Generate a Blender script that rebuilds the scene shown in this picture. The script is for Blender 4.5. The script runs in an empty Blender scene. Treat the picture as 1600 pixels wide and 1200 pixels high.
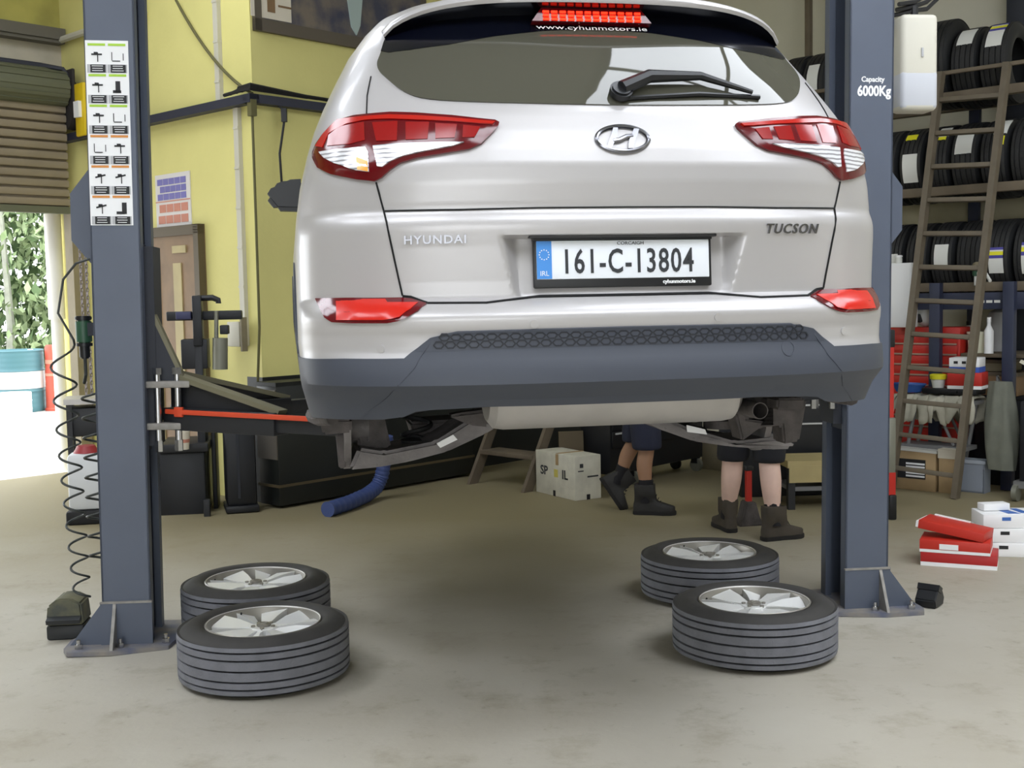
import bpy, bmesh, math, random
from mathutils import Vector, Matrix, Euler
from mathutils.bvhtree import BVHTree
from mathutils.geometry import delaunay_2d_cdt
random.seed(7)
SC = bpy.context.scene
COL = SC.collection
PI = math.pi
# ------------------------------------------------------------------ camera
FPX, PITCH, ROLL, EYE = 1850.0, math.radians(4.3), math.radians(1.1), 1.56
cam_data = bpy.data.cameras.new('camera'); cam = bpy.data.objects.new('camera', cam_data); COL.objects.link(cam)
cam_data.sensor_fit = 'HORIZONTAL'; cam_data.sensor_width = 36.0; cam_data.lens = 36.0 * FPX / 1600.0
cam_data.clip_start = 0.05; cam_data.clip_end = 300
CAMM = Matrix.Translation((0, 0, EYE)) @ Matrix.Rotation(PI/2 - PITCH, 4, 'X') @ Matrix.Rotation(-ROLL, 4, 'Z')
cam.matrix_world = CAMM
SC.camera = cam
# ------------------------------------------------------------------ light and exposure
SC.view_settings.view_transform = 'Standard'; SC.view_settings.look = 'None'
SC.view_settings.gamma = 1.0; SC.view_settings.use_curve_mapping = False
SC.view_settings.exposure = 1.35
world = bpy.data.worlds.new('world'); SC.world = world; world.use_nodes = True
wn = world.node_tree.nodes; wl = world.node_tree.links
bgn = wn['Background']; bgn.inputs['Color'].default_value = (0.93, 0.97, 1.0, 1); bgn.inputs['Strength'].default_value = 2.0
try:
    SC.cycles.use_denoising = True
    SC.cycles.max_bounces = 7; SC.cycles.diffuse_bounces = 4; SC.cycles.glossy_bounces = 4
    SC.cycles.sample_clamp_indirect = 6.0
except Exception:
    pass

def L(v):
    v = v / 255.0
    return v / 12.92 if v <= 0.04045 else ((v + 0.055) / 1.055) ** 2.4
def rgb(r, g, b): return (L(r), L(g), L(b), 1.0)

# ------------------------------------------------------------------ materials
def mat(name, col, rough=0.6, metal=0.0, coat=0.0, noise=0.0, nscale=8.0, emit=None, estr=0.0, spec=0.5, bump=0.0, bscale=60.0, trans=0.0, dark=None):
    m = bpy.data.materials.new(name); m.use_nodes = True
    n = m.node_tree.nodes; l = m.node_tree.links; b = n['Principled BSDF']
    c = rgb(*col)
    b.inputs['Base Color'].default_value = c; b.inputs['Roughness'].default_value = rough
    b.inputs['Metallic'].default_value = metal; b.inputs['Coat Weight'].default_value = coat
    b.inputs['Coat Roughness'].default_value = 0.10; b.inputs['Specular IOR Level'].default_value = spec
    if trans: b.inputs['Transmission Weight'].default_value = trans
    tc = n.new('ShaderNodeTexCoord')
    if noise > 0:
        t = n.new('ShaderNodeTexNoise'); t.inputs['Scale'].default_value = nscale; t.inputs['Detail'].default_value = 5
        l.new(tc.outputs['Object'], t.inputs['Vector'])
        mr = n.new('ShaderNodeMapRange'); mr.inputs[1].default_value = 0.35; mr.inputs[2].default_value = 0.68
        l.new(t.outputs['Fac'], mr.inputs[0])
        mx = n.new('ShaderNodeMix'); mx.data_type = 'RGBA'
        d = rgb(*dark) if dark else tuple(x * (1 - noise) for x in c[:3]) + (1,)
        mx.inputs[6].default_value = c; mx.inputs[7].default_value = d
        l.new(mr.outputs[0], mx.inputs[0]); l.new(mx.outputs[2], b.inputs['Base Color'])
    if bump > 0:
        t2 = n.new('ShaderNodeTexNoise'); t2.inputs['Scale'].default_value = bscale; t2.inputs['Detail'].default_value = 4
        l.new(tc.outputs['Object'], t2.inputs['Vector'])
        bp = n.new('ShaderNodeBump'); bp.inputs['Strength'].default_value = bump; bp.inputs['Distance'].default_value = 0.01
        l.new(t2.outputs['Fac'], bp.inputs['Height']); l.new(bp.outputs[0], b.inputs['Normal'])
    if emit:
        b.inputs['Emission Color'].default_value = rgb(*emit); b.inputs['Emission Strength'].default_value = estr
    return m
M = {}
M['paint'] = mat('champagne_paint', (182, 179, 179), 0.38, 0.28, 0.3)
M['clad'] = mat('grey_plastic', (62, 66, 76), 0.5, spec=0.45)
M['hexclad'] = mat('grey_plastic_pattern', (60, 64, 75), 0.5)
M['lbar'] = mat('plate_bar_grey', (52, 52, 54), 0.5)
M['gap'] = mat('gap_and_crease_dark', (12, 12, 13), 0.9)
M['glass'] = mat('tinted_glass_reflection', (74, 73, 63), 0.03, spec=0.6)  # dark tint, raised to olive grey for the reflection in the panes
M['gloss'] = mat('gloss_black', (8, 10, 20), 0.12)
M['redlens'] = mat('red_lens', (92, 4, 14), 0.12, coat=0.3)
M['redlit'] = mat('red_lens_bright', (172, 24, 12), 0.15, coat=0.3)
M['redseg'] = mat('red_lens_segment', (140, 9, 10), 0.15, coat=0.3)
M['clearlens'] = mat('clear_lens', (225, 225, 228), 0.12, 0.5, coat=0.6)
M['hexrib'] = mat('dark_pattern_rib', (30, 33, 41), 0.6)
M['badge'] = mat('badge_chrome', (128, 128, 132), 0.25, 1.0)
M['pull'] = mat('drawer_pull_silver', (196, 196, 196), 0.4, 0.2)
M['emb'] = mat('emblem_chrome', (140, 140, 146), 0.2, 1.0)
M['amber'] = mat('amber_bulb', (235, 160, 40), 0.2, coat=0.5)
M['redrefl'] = mat('red_reflector', (196, 30, 16), 0.25, coat=0.2)
M['brake'] = mat('brake_led', (255, 60, 20), 0.3, emit=(255, 34, 12), estr=1.1)
def flutes():
    m = mat('clear_lens', (236, 236, 238), 0.15, 0.3, coat=0.3); n = m.node_tree.nodes; l = m.node_tree.links
    w = n.new('ShaderNodeTexWave'); w.inputs['Scale'].default_value = 24; w.inputs['Distortion'].default_value = 1.5; w.bands_direction = 'Z'
    tc = n.new('ShaderNodeTexCoord'); l.new(tc.outputs['Object'], w.inputs['Vector'])
    x = n.new('ShaderNodeMix'); x.data_type = 'RGBA'; x.inputs[6].default_value = rgb(240, 240, 244); x.inputs[7].default_value = rgb(150, 148, 152)
    r = n.new('ShaderNodeMapRange'); r.inputs[1].default_value = .45; r.inputs[2].default_value = .95; l.new(w.outputs['Fac'], r.inputs[0]); l.new(r.outputs[0], x.inputs[0])
    l.new(x.outputs[2], n['Principled BSDF'].inputs['Base Color']); return m
M['clearlens'] = flutes()
M['chrome'] = mat('chrome', (196, 196, 200), 0.16, 1.0)
M['plate'] = mat('plate_white', (232, 236, 242), 0.4)
M['plateblue'] = mat('plate_blue', (70, 140, 215), 0.4)
M['ink'] = mat('dark_ink', (42, 44, 48), 0.6)
M['white'] = mat('white_print', (235, 235, 235), 0.6)
M['alu'] = mat('muffler_steel', (180, 176, 172), 0.42, 0.5, noise=0.15, nscale=6)
M['under'] = mat('underbody_grey', (92, 86, 84), 0.75, 0.1, noise=0.5, nscale=14, bump=0.5, bscale=30)
M['arm'] = mat('dirty_suspension_steel', (128, 123, 122), 0.65, 0.2, noise=0.45, nscale=9, bump=0.3, bscale=40)
M['black'] = mat('black_matt', (16, 16, 18), 0.7)
M['blacksat'] = mat('black_satin', (22, 23, 26), 0.4)

# ------------------------------------------------------------------ mesh helper
def X(loc=(0, 0, 0), rot=(0, 0, 0)):
    return Matrix.Translation(loc) @ Euler(rot).to_matrix().to_4x4()
class MB:
    def __init__(s): s.bm = bmesh.new(); s.mi = 0
    def _add(s, b2, T=None):
        if T is not None: bmesh.ops.transform(b2, matrix=T, verts=b2.verts)
        for f in b2.faces: f.material_index = s.mi
        me = bpy.data.meshes.new('tmp'); b2.to_mesh(me); b2.free(); s.bm.from_mesh(me); bpy.data.meshes.remove(me)
        return s
    def box(s, size, loc=(0, 0, 0), rot=(0, 0, 0), bev=0.0, seg=2, T=None):
        b = bmesh.new(); bmesh.ops.create_cube(b, size=1.0)
        bmesh.ops.scale(b, vec=size, verts=b.verts)
        if bev > 0: bmesh.ops.bevel(b, geom=b.edges[:], offset=bev, segments=seg, affect='EDGES', profile=0.5)
        m = X(loc, rot)
        return s._add(b, (T @ m) if T else m)
    def cyl(s, r, h, loc=(0, 0, 0), rot=(0, 0, 0), seg=24, r2=None, bev=0.0, T=None):
        b = bmesh.new(); bmesh.ops.create_cone(b, cap_ends=True, segments=seg, radius1=r, radius2=r if r2 is None else r2, depth=h)
        if bev > 0:
            bmesh.ops.bevel(b, geom=[e for e in b.edges if len(e.link_faces) == 2 and any(len(f.verts) > 4 for f in e.link_faces)], offset=bev, segments=2, affect='EDGES')
        m = X(loc, rot)
        return s._add(b, (T @ m) if T else m)
    def sph(s, r, loc=(0, 0, 0), sc=(1, 1, 1), rot=(0, 0, 0), u=20, v=12):
        b = bmesh.new(); bmesh.ops.create_uvsphere(b, u_segments=u, v_segments=v, radius=r)
        return s._add(b, X(loc, rot) @ Matrix.Diagonal((*sc, 1)))
    def tube(s, pts, r, seg=8, closed=False, cap=True):
        b = bmesh.new(); pts = [Vector(p) for p in pts]; n = len(pts); rings = []
        rr = r if isinstance(r, (list, tuple)) else [r] * n
        up = None
        for i in range(n):
            a = pts[(i - 1) % n] if (i > 0 or closed) else pts[i]
            c = pts[(i + 1) % n] if (i < n - 1 or closed) else pts[i]
            t = (c - a).normalized()
            if up is None:
                up = t.orthogonal().normalized()
            up = (up - t * up.dot(t)); up = up.normalized() if up.length > 1e-6 else t.orthogonal().normalized()
            sd = t.cross(up)
            rings.append([b.verts.new(pts[i] + (up * math.cos(2*PI*k/seg) + sd * math.sin(2*PI*k/seg)) * rr[i]) for k in range(seg)])
        for i in range(n if closed else n - 1):
            A, B = rings[i], rings[(i + 1) % n]
            for k in range(seg): b.faces.new((A[k], A[(k+1) % seg], B[(k+1) % seg], B[k]))
        if cap and not closed:
            b.faces.new(rings[0][::-1]); b.faces.new(rings[-1])
        return s._add(b)
    def lathe(s, prof, seg=32, T=None, closed=False):
        b = bmesh.new(); rings = []
        for (r, z) in prof:
            rings.append([b.verts.new((max(r, 1e-4) * math.cos(2*PI*k/seg), max(r, 1e-4) * math.sin(2*PI*k/seg), z)) for k in range(seg)])
        m = len(prof)
        for i in range(m if closed else m - 1):
            A, B = rings[i], rings[(i + 1) % m]
            for k in range(seg): b.faces.new((A[k], A[(k+1) % seg], B[(k+1) % seg], B[k]))
        bmesh.ops.recalc_face_normals(b, faces=b.faces[:])
        return s._add(b, T)
    def prism(s, poly, h, T=None, bev=0.0):
        """polygon in local xy, extruded from z=0 to z=h"""
        b = bmesh.new(); vs = [b.verts.new((p[0], p[1], 0)) for p in poly]
        f = b.faces.new(vs); r = bmesh.ops.extrude_face_region(b, geom=[f])
        bmesh.ops.translate(b, vec=(0, 0, h), verts=[v for v in r['geom'] if isinstance(v, bmesh.types.BMVert)])
        bmesh.ops.recalc_face_normals(b, faces=b.faces[:])
        if bev > 0: bmesh.ops.bevel(b, geom=b.edges[:], offset=bev, segments=2, affect='EDGES')
        return s._add(b, T)
    def quad(s, pts):
        b = bmesh.new(); b.faces.new([b.verts.new(p) for p in pts]); return s._add(b)
    def mesh(s, verts, faces, T=None):
        b = bmesh.new(); vs = [b.verts.new(v) for v in verts]
        for f in faces:
            try: b.faces.new([vs[i] for i in f])
            except ValueError: pass
        return s._add(b, T)
    def build(s, name, m, parent=None, ang=35, shift=None, recalc=False):
        if recalc: bmesh.ops.recalc_face_normals(s.bm, faces=s.bm.faces[:])
        if shift: bmesh.ops.translate(s.bm, vec=shift, verts=s.bm.verts)
        me = bpy.data.meshes.new(name); s.bm.to_mesh(me); s.bm.free()
        for mm in (m if isinstance(m, (list, tuple)) else [m]): me.materials.append(mm)
        if len(me.polygons):
            me.polygons.foreach_set('use_smooth', [True] * len(me.polygons)); me.set_sharp_from_angle(angle=math.radians(ang))
        o = bpy.data.objects.new(name, me); COL.objects.link(o)
        if parent: o.parent = parent
        return o
def tag(o, label=None, cat=None, group=None, kind=None):
    if label: o['label'] = label
    if cat: o['category'] = cat
    if group: o['group'] = group
    if kind: o['kind'] = kind
    return o
def thing(name, label, cat, loc=(0, 0, 0), rz=0.0, group=None):
    o = bpy.data.objects.new(name, None); COL.objects.link(o); o.empty_display_size = 0.1
    o.location = loc; o.rotation_euler = (0, 0, rz)
    return tag(o, label, cat, group)
def copy_tree(o, parent=None):
    c = o.copy(); COL.objects.link(c)
    if parent: c.parent = parent
    for ch in list(o.children): copy_tree(ch, c)
    return c
def text_mesh(body, size, T, sx=1.0, ext=0.001, align='CENTER', shear=0.0, bold=0.0, space=1.0):
    cu = bpy.data.curves.new('t', 'FONT'); cu.body = body; cu.size = size; cu.extrude = ext; cu.align_x = align; cu.align_y = 'CENTER'
    cu.shear = shear; cu.offset = bold; cu.space_character = space; cu.resolution_u = 3
    ob = bpy.data.objects.new('t', cu); me = bpy.data.meshes.new_from_object(ob)
    b = bmesh.new(); b.from_mesh(me); bpy.data.objects.remove(ob); bpy.data.meshes.remove(me)
    bmesh.ops.transform(b, matrix=T @ Matrix.Diagonal((sx, 1, 1, 1)), verts=b.verts)
    return b
def text(body, size, T, m, parent, name='lettering', **k):
    mb = MB(); mb._add(text_mesh(body, size, T, **k)); return mb.build(name, m, parent)
# pixel of the 1600x1200 photograph -> point in the place
def pray(px, py):
    d = CAMM.to_3x3() @ Vector(((px - 800) / FPX, -(py - 600) / FPX, -1.0)); return Vector((0, 0, EYE)), d
def at_z(px, py, z=0.0):
    o, d = pray(px, py); return o + d * ((z - o.z) / d.z)
def at_y(px, py, y):
    o, d = pray(px, py); return o + d * (y / d.y)
def at_plane(px, py, n, k):
    o, d = pray(px, py); n = Vector(n); return o + d * ((k - n.dot(o)) / n.dot(d))
# ------------------------------------------------------------------ workshop frame
ALPHA = math.radians(47.0)
U = Vector((math.cos(ALPHA), math.sin(ALPHA), 0)); V = Vector((-math.sin(ALPHA), math.cos(ALPHA), 0))
K = Vector((-1.9, 9.0, 0)); KU, KV = K.dot(U), K.dot(V)
def uv(u, v, z=0.0): return U * u + V * v + Vector((0, 0, z))
SHV = KV + 2.95            # the shutter wall
RWU = 10.2                # the right wall
TOP = 5.4
# ================================================================== the setting
def concrete():
    m = bpy.data.materials.new('concrete_floor'); m.use_nodes = True
    n = m.node_tree.nodes; l = m.node_tree.links; b = n['Principled BSDF']
    tc = n.new('ShaderNodeTexCoord')
    def noise(sc, det, rough=0.55):
        t = n.new('ShaderNodeTexNoise'); t.inputs['Scale'].default_value = sc; t.inputs['Detail'].default_value = det
        t.inputs['Roughness'].default_value = rough; l.new(tc.outputs['Object'], t.inputs['Vector']); return t.outputs['Fac']
    def ramp(src, a, c):
        r = n.new('ShaderNodeMapRange'); r.inputs[1].default_value = a; r.inputs[2].default_value = c; l.new(src, r.inputs[0]); return r.outputs[0]
    def mixc(f, a, c):
        x = n.new('ShaderNodeMix'); x.data_type = 'RGBA'; l.new(f, x.inputs[0])
        if isinstance(a, tuple): x.inputs[6].default_value = a
        else: l.new(a, x.inputs[6])
        if isinstance(c, tuple): x.inputs[7].default_value = c
        else: l.new(c, x.inputs[7])
        return x.outputs[2]
    c1 = mixc(ramp(noise(0.9, 6), 0.35, 0.7), rgb(182, 177, 165), rgb(167, 160, 145))
    c2 = mixc(ramp(noise(3.5, 8, 0.7), 0.52, 0.8), c1, rgb(146, 138, 120))
    c3 = mixc(ramp(noise(14, 6, 0.7), 0.62, 0.85), c2, rgb(120, 114, 104))
    # slightly darker patch under the car, with an uneven edge
    sp = n.new('ShaderNodeVectorMath'); sp.operation = 'DISTANCE'
    mp = n.new('ShaderNodeMapping'); mp.inputs['Scale'].default_value = (1.0, 0.55, 1)
    dn = n.new('ShaderNodeTexNoise'); dn.inputs['Scale'].default_value = 1.6; dn.inputs['Detail'].default_value = 5
    l.new(tc.outputs['Object'], dn.inputs['Vector'])
    ad = n.new('ShaderNodeVectorMath'); ad.operation = 'ADD'; sc_ = n.new('ShaderNodeVectorMath'); sc_.operation = 'SCALE'; sc_.inputs['Scale'].default_value = 0.8
    l.new(dn.outputs['Color'], sc_.inputs[0]); l.new(tc.outputs['Object'], ad.inputs[0]); l.new(sc_.outputs[0], ad.inputs[1])
    l.new(ad.outputs[0], mp.inputs['Vector']); l.new(mp.outputs[0], sp.inputs[0]); sp.inputs[1].default_value = (0.35, 6.6 * 0.55 + 0.2, 0.4)
    c4 = mixc(ramp(sp.outputs['Value'], 0.95, 0.35), c3, rgb(140, 134, 122))
    # floor colour turns browner towards the back of the bay
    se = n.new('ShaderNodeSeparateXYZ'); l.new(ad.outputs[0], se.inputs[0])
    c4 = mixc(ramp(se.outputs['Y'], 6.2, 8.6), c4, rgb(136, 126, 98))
    l.new(c4, b.inputs['Base Color'])
    b.inputs['Roughness'].default_value = 0.62; b.inputs['Specular IOR Level'].default_value = 0.35
    bp = n.new('ShaderNodeBump'); bp.inputs['Strength'].default_value = 0.15; bp.inputs['Distance'].default_value = 0.01
    l.new(noise(30, 6), bp.inputs['Height']); l.new(bp.outputs[0], b.inputs['Normal'])
    return m
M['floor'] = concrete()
M['yellow'] = mat('yellow_wall_paint', (222, 214, 138), 0.75, noise=0.10, nscale=1.3, bump=0.15, bscale=25)
M['dado'] = mat('black_dado_paint', (24, 27, 26), 0.5, noise=0.3, nscale=3)
M['cream'] = mat('pale_wall_cladding', (206, 202, 184), 0.7, noise=0.1, nscale=1.5)
M['olive'] = mat('old_yellow_paint', (180, 172, 92), 0.8, noise=0.3, nscale=3)
M['lintel'] = mat('stained_lintel', (190, 182, 165), 0.85, noise=0.25, nscale=3)
M['beam'] = mat('grey_beam', (96, 92, 84), 0.7)
M['ceil'] = mat('roof_sheet', (176, 176, 168), 0.7)
M['yard'] = mat('yard_concrete', (196, 192, 186), 0.9, noise=0.3, nscale=0.8)
M['skylight'] = mat('roof_skylight', (245, 248, 250), 0.6, emit=(240, 246, 255), estr=3.2)
M['lamp'] = mat('tube_lamp', (255, 255, 250), 0.5, emit=(255, 250, 238), estr=14.0)

def struct(name, mb, m, parent=None, **k):
    o = mb.build(name, m, parent, **k)
    if not parent: o['kind'] = 'structure'
    return o
def slab(u0, u1, v0, v1, z0, z1, mb=None):
    mb = mb or MB()
    mb.box((abs(u1-u0), abs(v1-v0), z1-z0), uv((u0+u1)/2, (v0+v1)/2, (z0+z1)/2), (0, 0, ALPHA)); return mb
def poly_at(pts, z, mb=None, flip=False):
    mb = mb or MB(); mb.quad([(p[0], p[1], z) for p in (pts[::-1] if flip else pts)]); return mb
Cn = uv(KU, SHV); FC = uv(RWU, KV); RE = uv(RWU, KV - 14)
floor_pts = [Cn, uv(KU - 12, SHV), Vector((-13, -9, 0)), Vector((13, -9, 0)), RE, FC, Vector(K)]
fm = MB(); fm.prism([(p.x, p.y) for p in floor_pts], 0.1, Matrix.Translation((0, 0, -0.1)))
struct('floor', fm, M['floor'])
ym = MB(); ym.box((80, 60, 0.1), (0, 0, 0)); 
yo = struct('yard_ground', MB().box((60, 60, 0.1), uv(KU - 10, SHV + 30.3, -0.08), (0, 0, ALPHA)), M['yard']); ym.bm.free()
# yellow walls of the office block (left face, back face with its black dado)
lw = slab(KU, KU + 0.2, KV + 0.2, SHV + 0.3, 0, TOP); struct('wall_left', lw, M['yellow'])
bw = MB(); bw.mi = 0; slab(KU, RWU, KV, KV + 0.2, 0.97, TOP, bw); bw.mi = 1; slab(KU, RWU, KV, KV + 0.2, 0, 0.97, bw)
struct('wall_back', bw, [M['yellow'], M['dado']])
# right wall behind the racks, ribbed cladding
rw = slab(RWU, RWU + 0.2, KV - 14, KV + 0.2, 0, TOP)
struct('wall_right', rw, M['cream'])
# shutter wall with its opening
sw = MB(); sw.mi = 0; slab(KU - 5.5, KU, SHV, SHV + 0.25, 2.4, 3.9, sw); slab(KU - 14, KU - 5.5, SHV, SHV + 0.25, 0, 3.9, sw)
sw.mi = 1; slab(KU - 14, KU, SHV, SHV + 0.25, 4.0, TOP, sw)
struct('wall_shutter', sw, [M['lintel'], M['olive']])
struct('trim_1', slab(KU - 12, KU - 0.02, SHV - 0.12, SHV + 0.2, 3.9, 4.0), M['beam'])
struct('trim_2', slab(KU - 12, KU - 0.02, SHV - 0.14, SHV - 0.1, 3.93, 4.03), M['beam'])
struct('wall_west', MB().box((0.2, 14, TOP), (-13, -2, TOP/2)), M['cream'])
fw = MB()  # unseen wall, added with a limited opening to cut daylight on the car
for x in (-8.25, 8.25): fw.box((9.5, .2, TOP), (x, -8.9, TOP/2))
fw.box((7, .2, 1.6), (0, -8.9, TOP - .8)); struct('wall_front_added', fw, M['cream'])
struct('wall_east', MB().box((0.2, 13, TOP), (13, -2.5, TOP/2)), M['cream'])
# roof with skylights as the rear window reflects them, more added for light
cm = MB(); cm.prism([(p.x, p.y) for p in [uv(KU + .2, SHV + .25), uv(KU - 12, SHV + .25), Vector((-13.1, -9, 0)), Vector((13.1, -9, 0)), uv(RWU + .2, KV - 14), uv(RWU + .2, KV + .2), uv(KU + .2, KV + .2)]], 0.1, Matrix.Translation((0, 0, TOP))); struct('ceiling', cm, M['ceil'])
SKY = [(-4.2, 1.0, 2.2), (-1.4, .2, 2.2), (1.6, .2, 2.2), (4.2, 1.0, 2.2), (-4.6, 4.6, 2.0), (2.3, 3.8, 2.4), (-3.0, 7.4, 1.6), (5.2, 5.0, 1.6)]
for i, (x, y, wx) in enumerate(SKY):
    w = MB(); w.mi = 0; w.box((wx, 2.4, 0.02), (x, y, TOP - 0.015))
    w.mi = 1
    for k in (-wx/2, 0, wx/2): w.box((0.05, 2.5, 0.05), (x + k, y, TOP - 0.02))
    for k in (-1.2, 0, 1.2): w.box((wx + .05, 0.05, 0.05), (x, y + k, TOP - 0.02))
    struct('window_%d' % (i + 1), w, [M['skylight'], M['beam']])
# ================================================================== the car
CX, CY, CPSI, CZ = 0.345, 3.38, math.radians(10.5), 1.20
CARM = Matrix.Translation((CX, CY, 0)) @ Matrix.Rotation(CPSI, 4, 'Z'); CARI = CARM.inverted()
def lerp_tab(t, z):
    if z <= t[0][0]: return t[0][1]
    for (a, b), (c, d) in zip(t, t[1:]):
        if z <= c: return b + (d - b) * (z - a) / (c - a)
    return t[-1][1]
PROF = [(1.10, .12), (1.16, .09), (1.20, .065), (1.235, .052), (1.268, .036), (1.288, .014), (1.300, -.008), (1.308, -.014), (1.335, -.013), (1.37, -.004), (1.40, .009), (1.412, .013), (1.455, .010), (1.465, .004),
        (1.49, .0), (1.505, .0), (1.53, .022), (1.545, .048), (1.556, .062), (1.60, .060), (1.70, .050), (1.755, .042), (1.775, .045), (1.80, .060), (1.806, .062), (1.82, .058), (1.88, .050), (1.93, .052), (1.98, .066),
        (2.03, .088), (2.08, .112), (2.12, .138), (2.155, .165), (2.20, .20), (2.30, .285), (2.42, .385), (2.46, .42), (2.50, .48), (2.54, .75)]
WID = [(1.10, .87), (1.20, .90), (1.30, .925), (1.42, .935), (1.55, .935), (1.72, .935), (1.80, .93), (1.90, .915), (2.00, .89), (2.08, .865), (2.155, .835), (2.25, .79), (2.34, .745), (2.42, .69), (2.47, .645), (2.51, .57), (2.54, .45)]
DEP = [(1.10, .46), (1.8, .50), (2.16, .52), (2.5, .50)]
NN = 3.0
def S(s, z):
    P, W, D = lerp_tab(PROF, z), lerp_tab(WID, z), lerp_tab(DEP, z)
    a = abs(s); sg = 1 if s >= 0 else -1
    if a <= 1:
        th = a ** (NN / 2) * PI / 2
        return Vector((sg * W * math.sin(th) ** (2 / NN), P + D * (1 - max(math.cos(th), 0) ** (2 / NN)), z))
    return Vector((sg * W, P + D + (a - 1), z))
def inv(p):
    P, W, D = lerp_tab(PROF, p.z), lerp_tab(WID, p.z), lerp_tab(DEP, p.z)
    sg = 1 if p.x >= 0 else -1
    if p.y > P + D: return sg * (1 + p.y - P - D), p.z
    th = math.asin(min(1, (abs(p.x) / W)) ** (NN / 2)); return sg * (th * 2 / PI) ** (2 / NN), p.z
def SN(s, z):
    e = .004
    a = S(s + e, z) - S(s - e, z); b = S(s, z + e) - S(s, z - e); n = a.cross(b)
    return n.normalized()
# virtual surface used to lay the panel outlines on the body
_sv = [-3.2 + .2 * i for i in range(11)] + [-1 + i / 60 for i in range(121)] + [1.2 + .2 * i for i in range(11)]
_zv = [1.10 + .012 * i for i in range(121)]
_vs = [S(s, z) for z in _zv for s in _sv]; _n = len(_sv)
_bvh = BVHTree.FromPolygons(_vs, [(j*_n+i, j*_n+i+1, (j+1)*_n+i+1, (j+1)*_n+i) for j in range(len(_zv)-1) for i in range(_n-1)])
def on_car(px, py):
    o, d = pray(px, py); o2 = CARI @ o; d2 = (CARI.to_3x3() @ d).normalized()
    h = _bvh.ray_cast(o2, d2)
    p = h[0]
    if p is None: p = _bvh.find_nearest(o2 + d2 * 4.0)[0]
    return inv(p)
def outline(pts, rx=None):
    """pixels (or pixels of a zoomed crop: rx = (scale, ox, oy)) -> (s, z)"""
    if rx: pts = [(x / rx[0] + rx[1], y / rx[0] + rx[2]) for x, y in pts]
    return [on_car(x, y) for x, y in pts]
def mir(o): return [(-s, z) for s, z in o][::-1]
def patch(mb, poly, off, inner=-0.006, step=0.02, bulge=0.0):
    """a shell lying on the body: outline poly in (s, z), off = height above the body"""
    SCL = 1.15
    if sum(a[0]*b[1] - b[0]*a[1] for a, b in zip(poly, poly[1:] + poly[:1])) < 0: poly = poly[::-1]
    ring = []
    for a, b in zip(poly, poly[1:] + poly[:1]):
        k = max(1, int(math.hypot((b[0]-a[0]) * SCL, b[1]-a[1]) / step))
        ring += [(a[0] + (b[0]-a[0]) * i / k, a[1] + (b[1]-a[1]) * i / k) for i in range(k)]
    pts = [Vector((s * SCL, z)) for s, z in ring]; n = len(pts)
    x0, x1 = min(p.x for p in pts), max(p.x for p in pts); y0, y1 = min(p.y for p in pts), max(p.y for p in pts)
    def inside(q):
        c = False
        for i in range(n):
            a, b = pts[i], pts[i-1]
            if (a.y > q.y) != (b.y > q.y) and q.x < (b.x-a.x) * (q.y-a.y) / (b.y-a.y) + a.x: c = not c
        return c
    def bd(q):
        best = 9
        for i in range(n):
            a, b = pts[i-1], pts[i]; ab = b - a; L2 = ab.length_squared
            t = max(0, min(1, (q-a).dot(ab) / L2)) if L2 > 0 else 0
            best = min(best, (a + ab*t - q).length)
        return best
    extra = []
    gx = x0 + step / 2
    while gx < x1:
        gy = y0 + step / 2
        while gy < y1:
            q = Vector((gx, gy))
            if inside(q) and bd(q) > step * 0.45: extra.append(q)
            gy += step
        gx += step
    allp = pts + extra
    r = delaunay_2d_cdt(allp, [(i, (i+1) % n) for i in range(n)], [], 1, 1e-6)
    vo, fo = r[0], r[2]
    verts = []
    for q in vo:
        s, z = q.x / SCL, q.y
        h = off + (bulge * min(1, bd(q) / 0.03) if bulge else 0)
        verts.append(S(s, z) + SN(s, z) * h)
    faces = [tuple(f) for f in fo]
    # rim going down into the body
    cnt = {}
    for f in faces:
        for i in range(len(f)):
            e = (f[i], f[(i+1) % len(f)]); cnt[e] = 1
    rim = [e for e in cnt if (e[1], e[0]) not in cnt]
    low = {}
    for a, b in rim:
        for v in (a, b):
            if v not in low:
                q = vo[v]; low[v] = len(verts); verts.append(S(q.x / SCL, q.y) + SN(q.x / SCL, q.y) * inner)
    for a, b in rim: faces.append((b, a, low[a], low[b]))
    mb.mesh(verts, faces)
    return mb
def gapline(mb, pts, w=0.006, h=0.003, step=0.03):
    """thin dark joint along the body"""
    d = []
    for a, b in zip(pts, pts[1:]):
        k = max(1, int(math.hypot(b[0]-a[0], b[1]-a[1]) / step)); d += [(a[0]+(b[0]-a[0])*i/k, a[1]+(b[1]-a[1])*i/k) for i in range(k)]
    d.append(pts[-1])
    P3 = [S(*q) for q in d]; N3 = [SN(*q) for q in d]; vs = []; fs = []
    for i, p in enumerate(P3):
        t = (P3[min(i+1, len(d)-1)] - P3[max(i-1, 0)]).normalized(); sd = t.cross(N3[i]).normalized() * w / 2
        vs += [p + sd + N3[i] * h, p - sd + N3[i] * h, p - sd - N3[i] * .004, p + sd - N3[i] * .004]
    for i in range(len(d) - 1):
        a, b = i * 4, i * 4 + 4
        fs += [(a, b, b+1, a+1), (a+1, b+1, b+2, a+2), (a, a+3, b+3, b)]
    mb.mesh(vs, fs); return mb
car = thing('car', 'raised champagne silver SUV seen from behind, on the lift with its wheels off', 'car', (CX, CY, CZ), CPSI)
SH = (0, 0, -CZ)
def cpart(name, mb, m, parent=None, **k): return mb.build(name, m, parent or car, shift=SH, **k)
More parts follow.
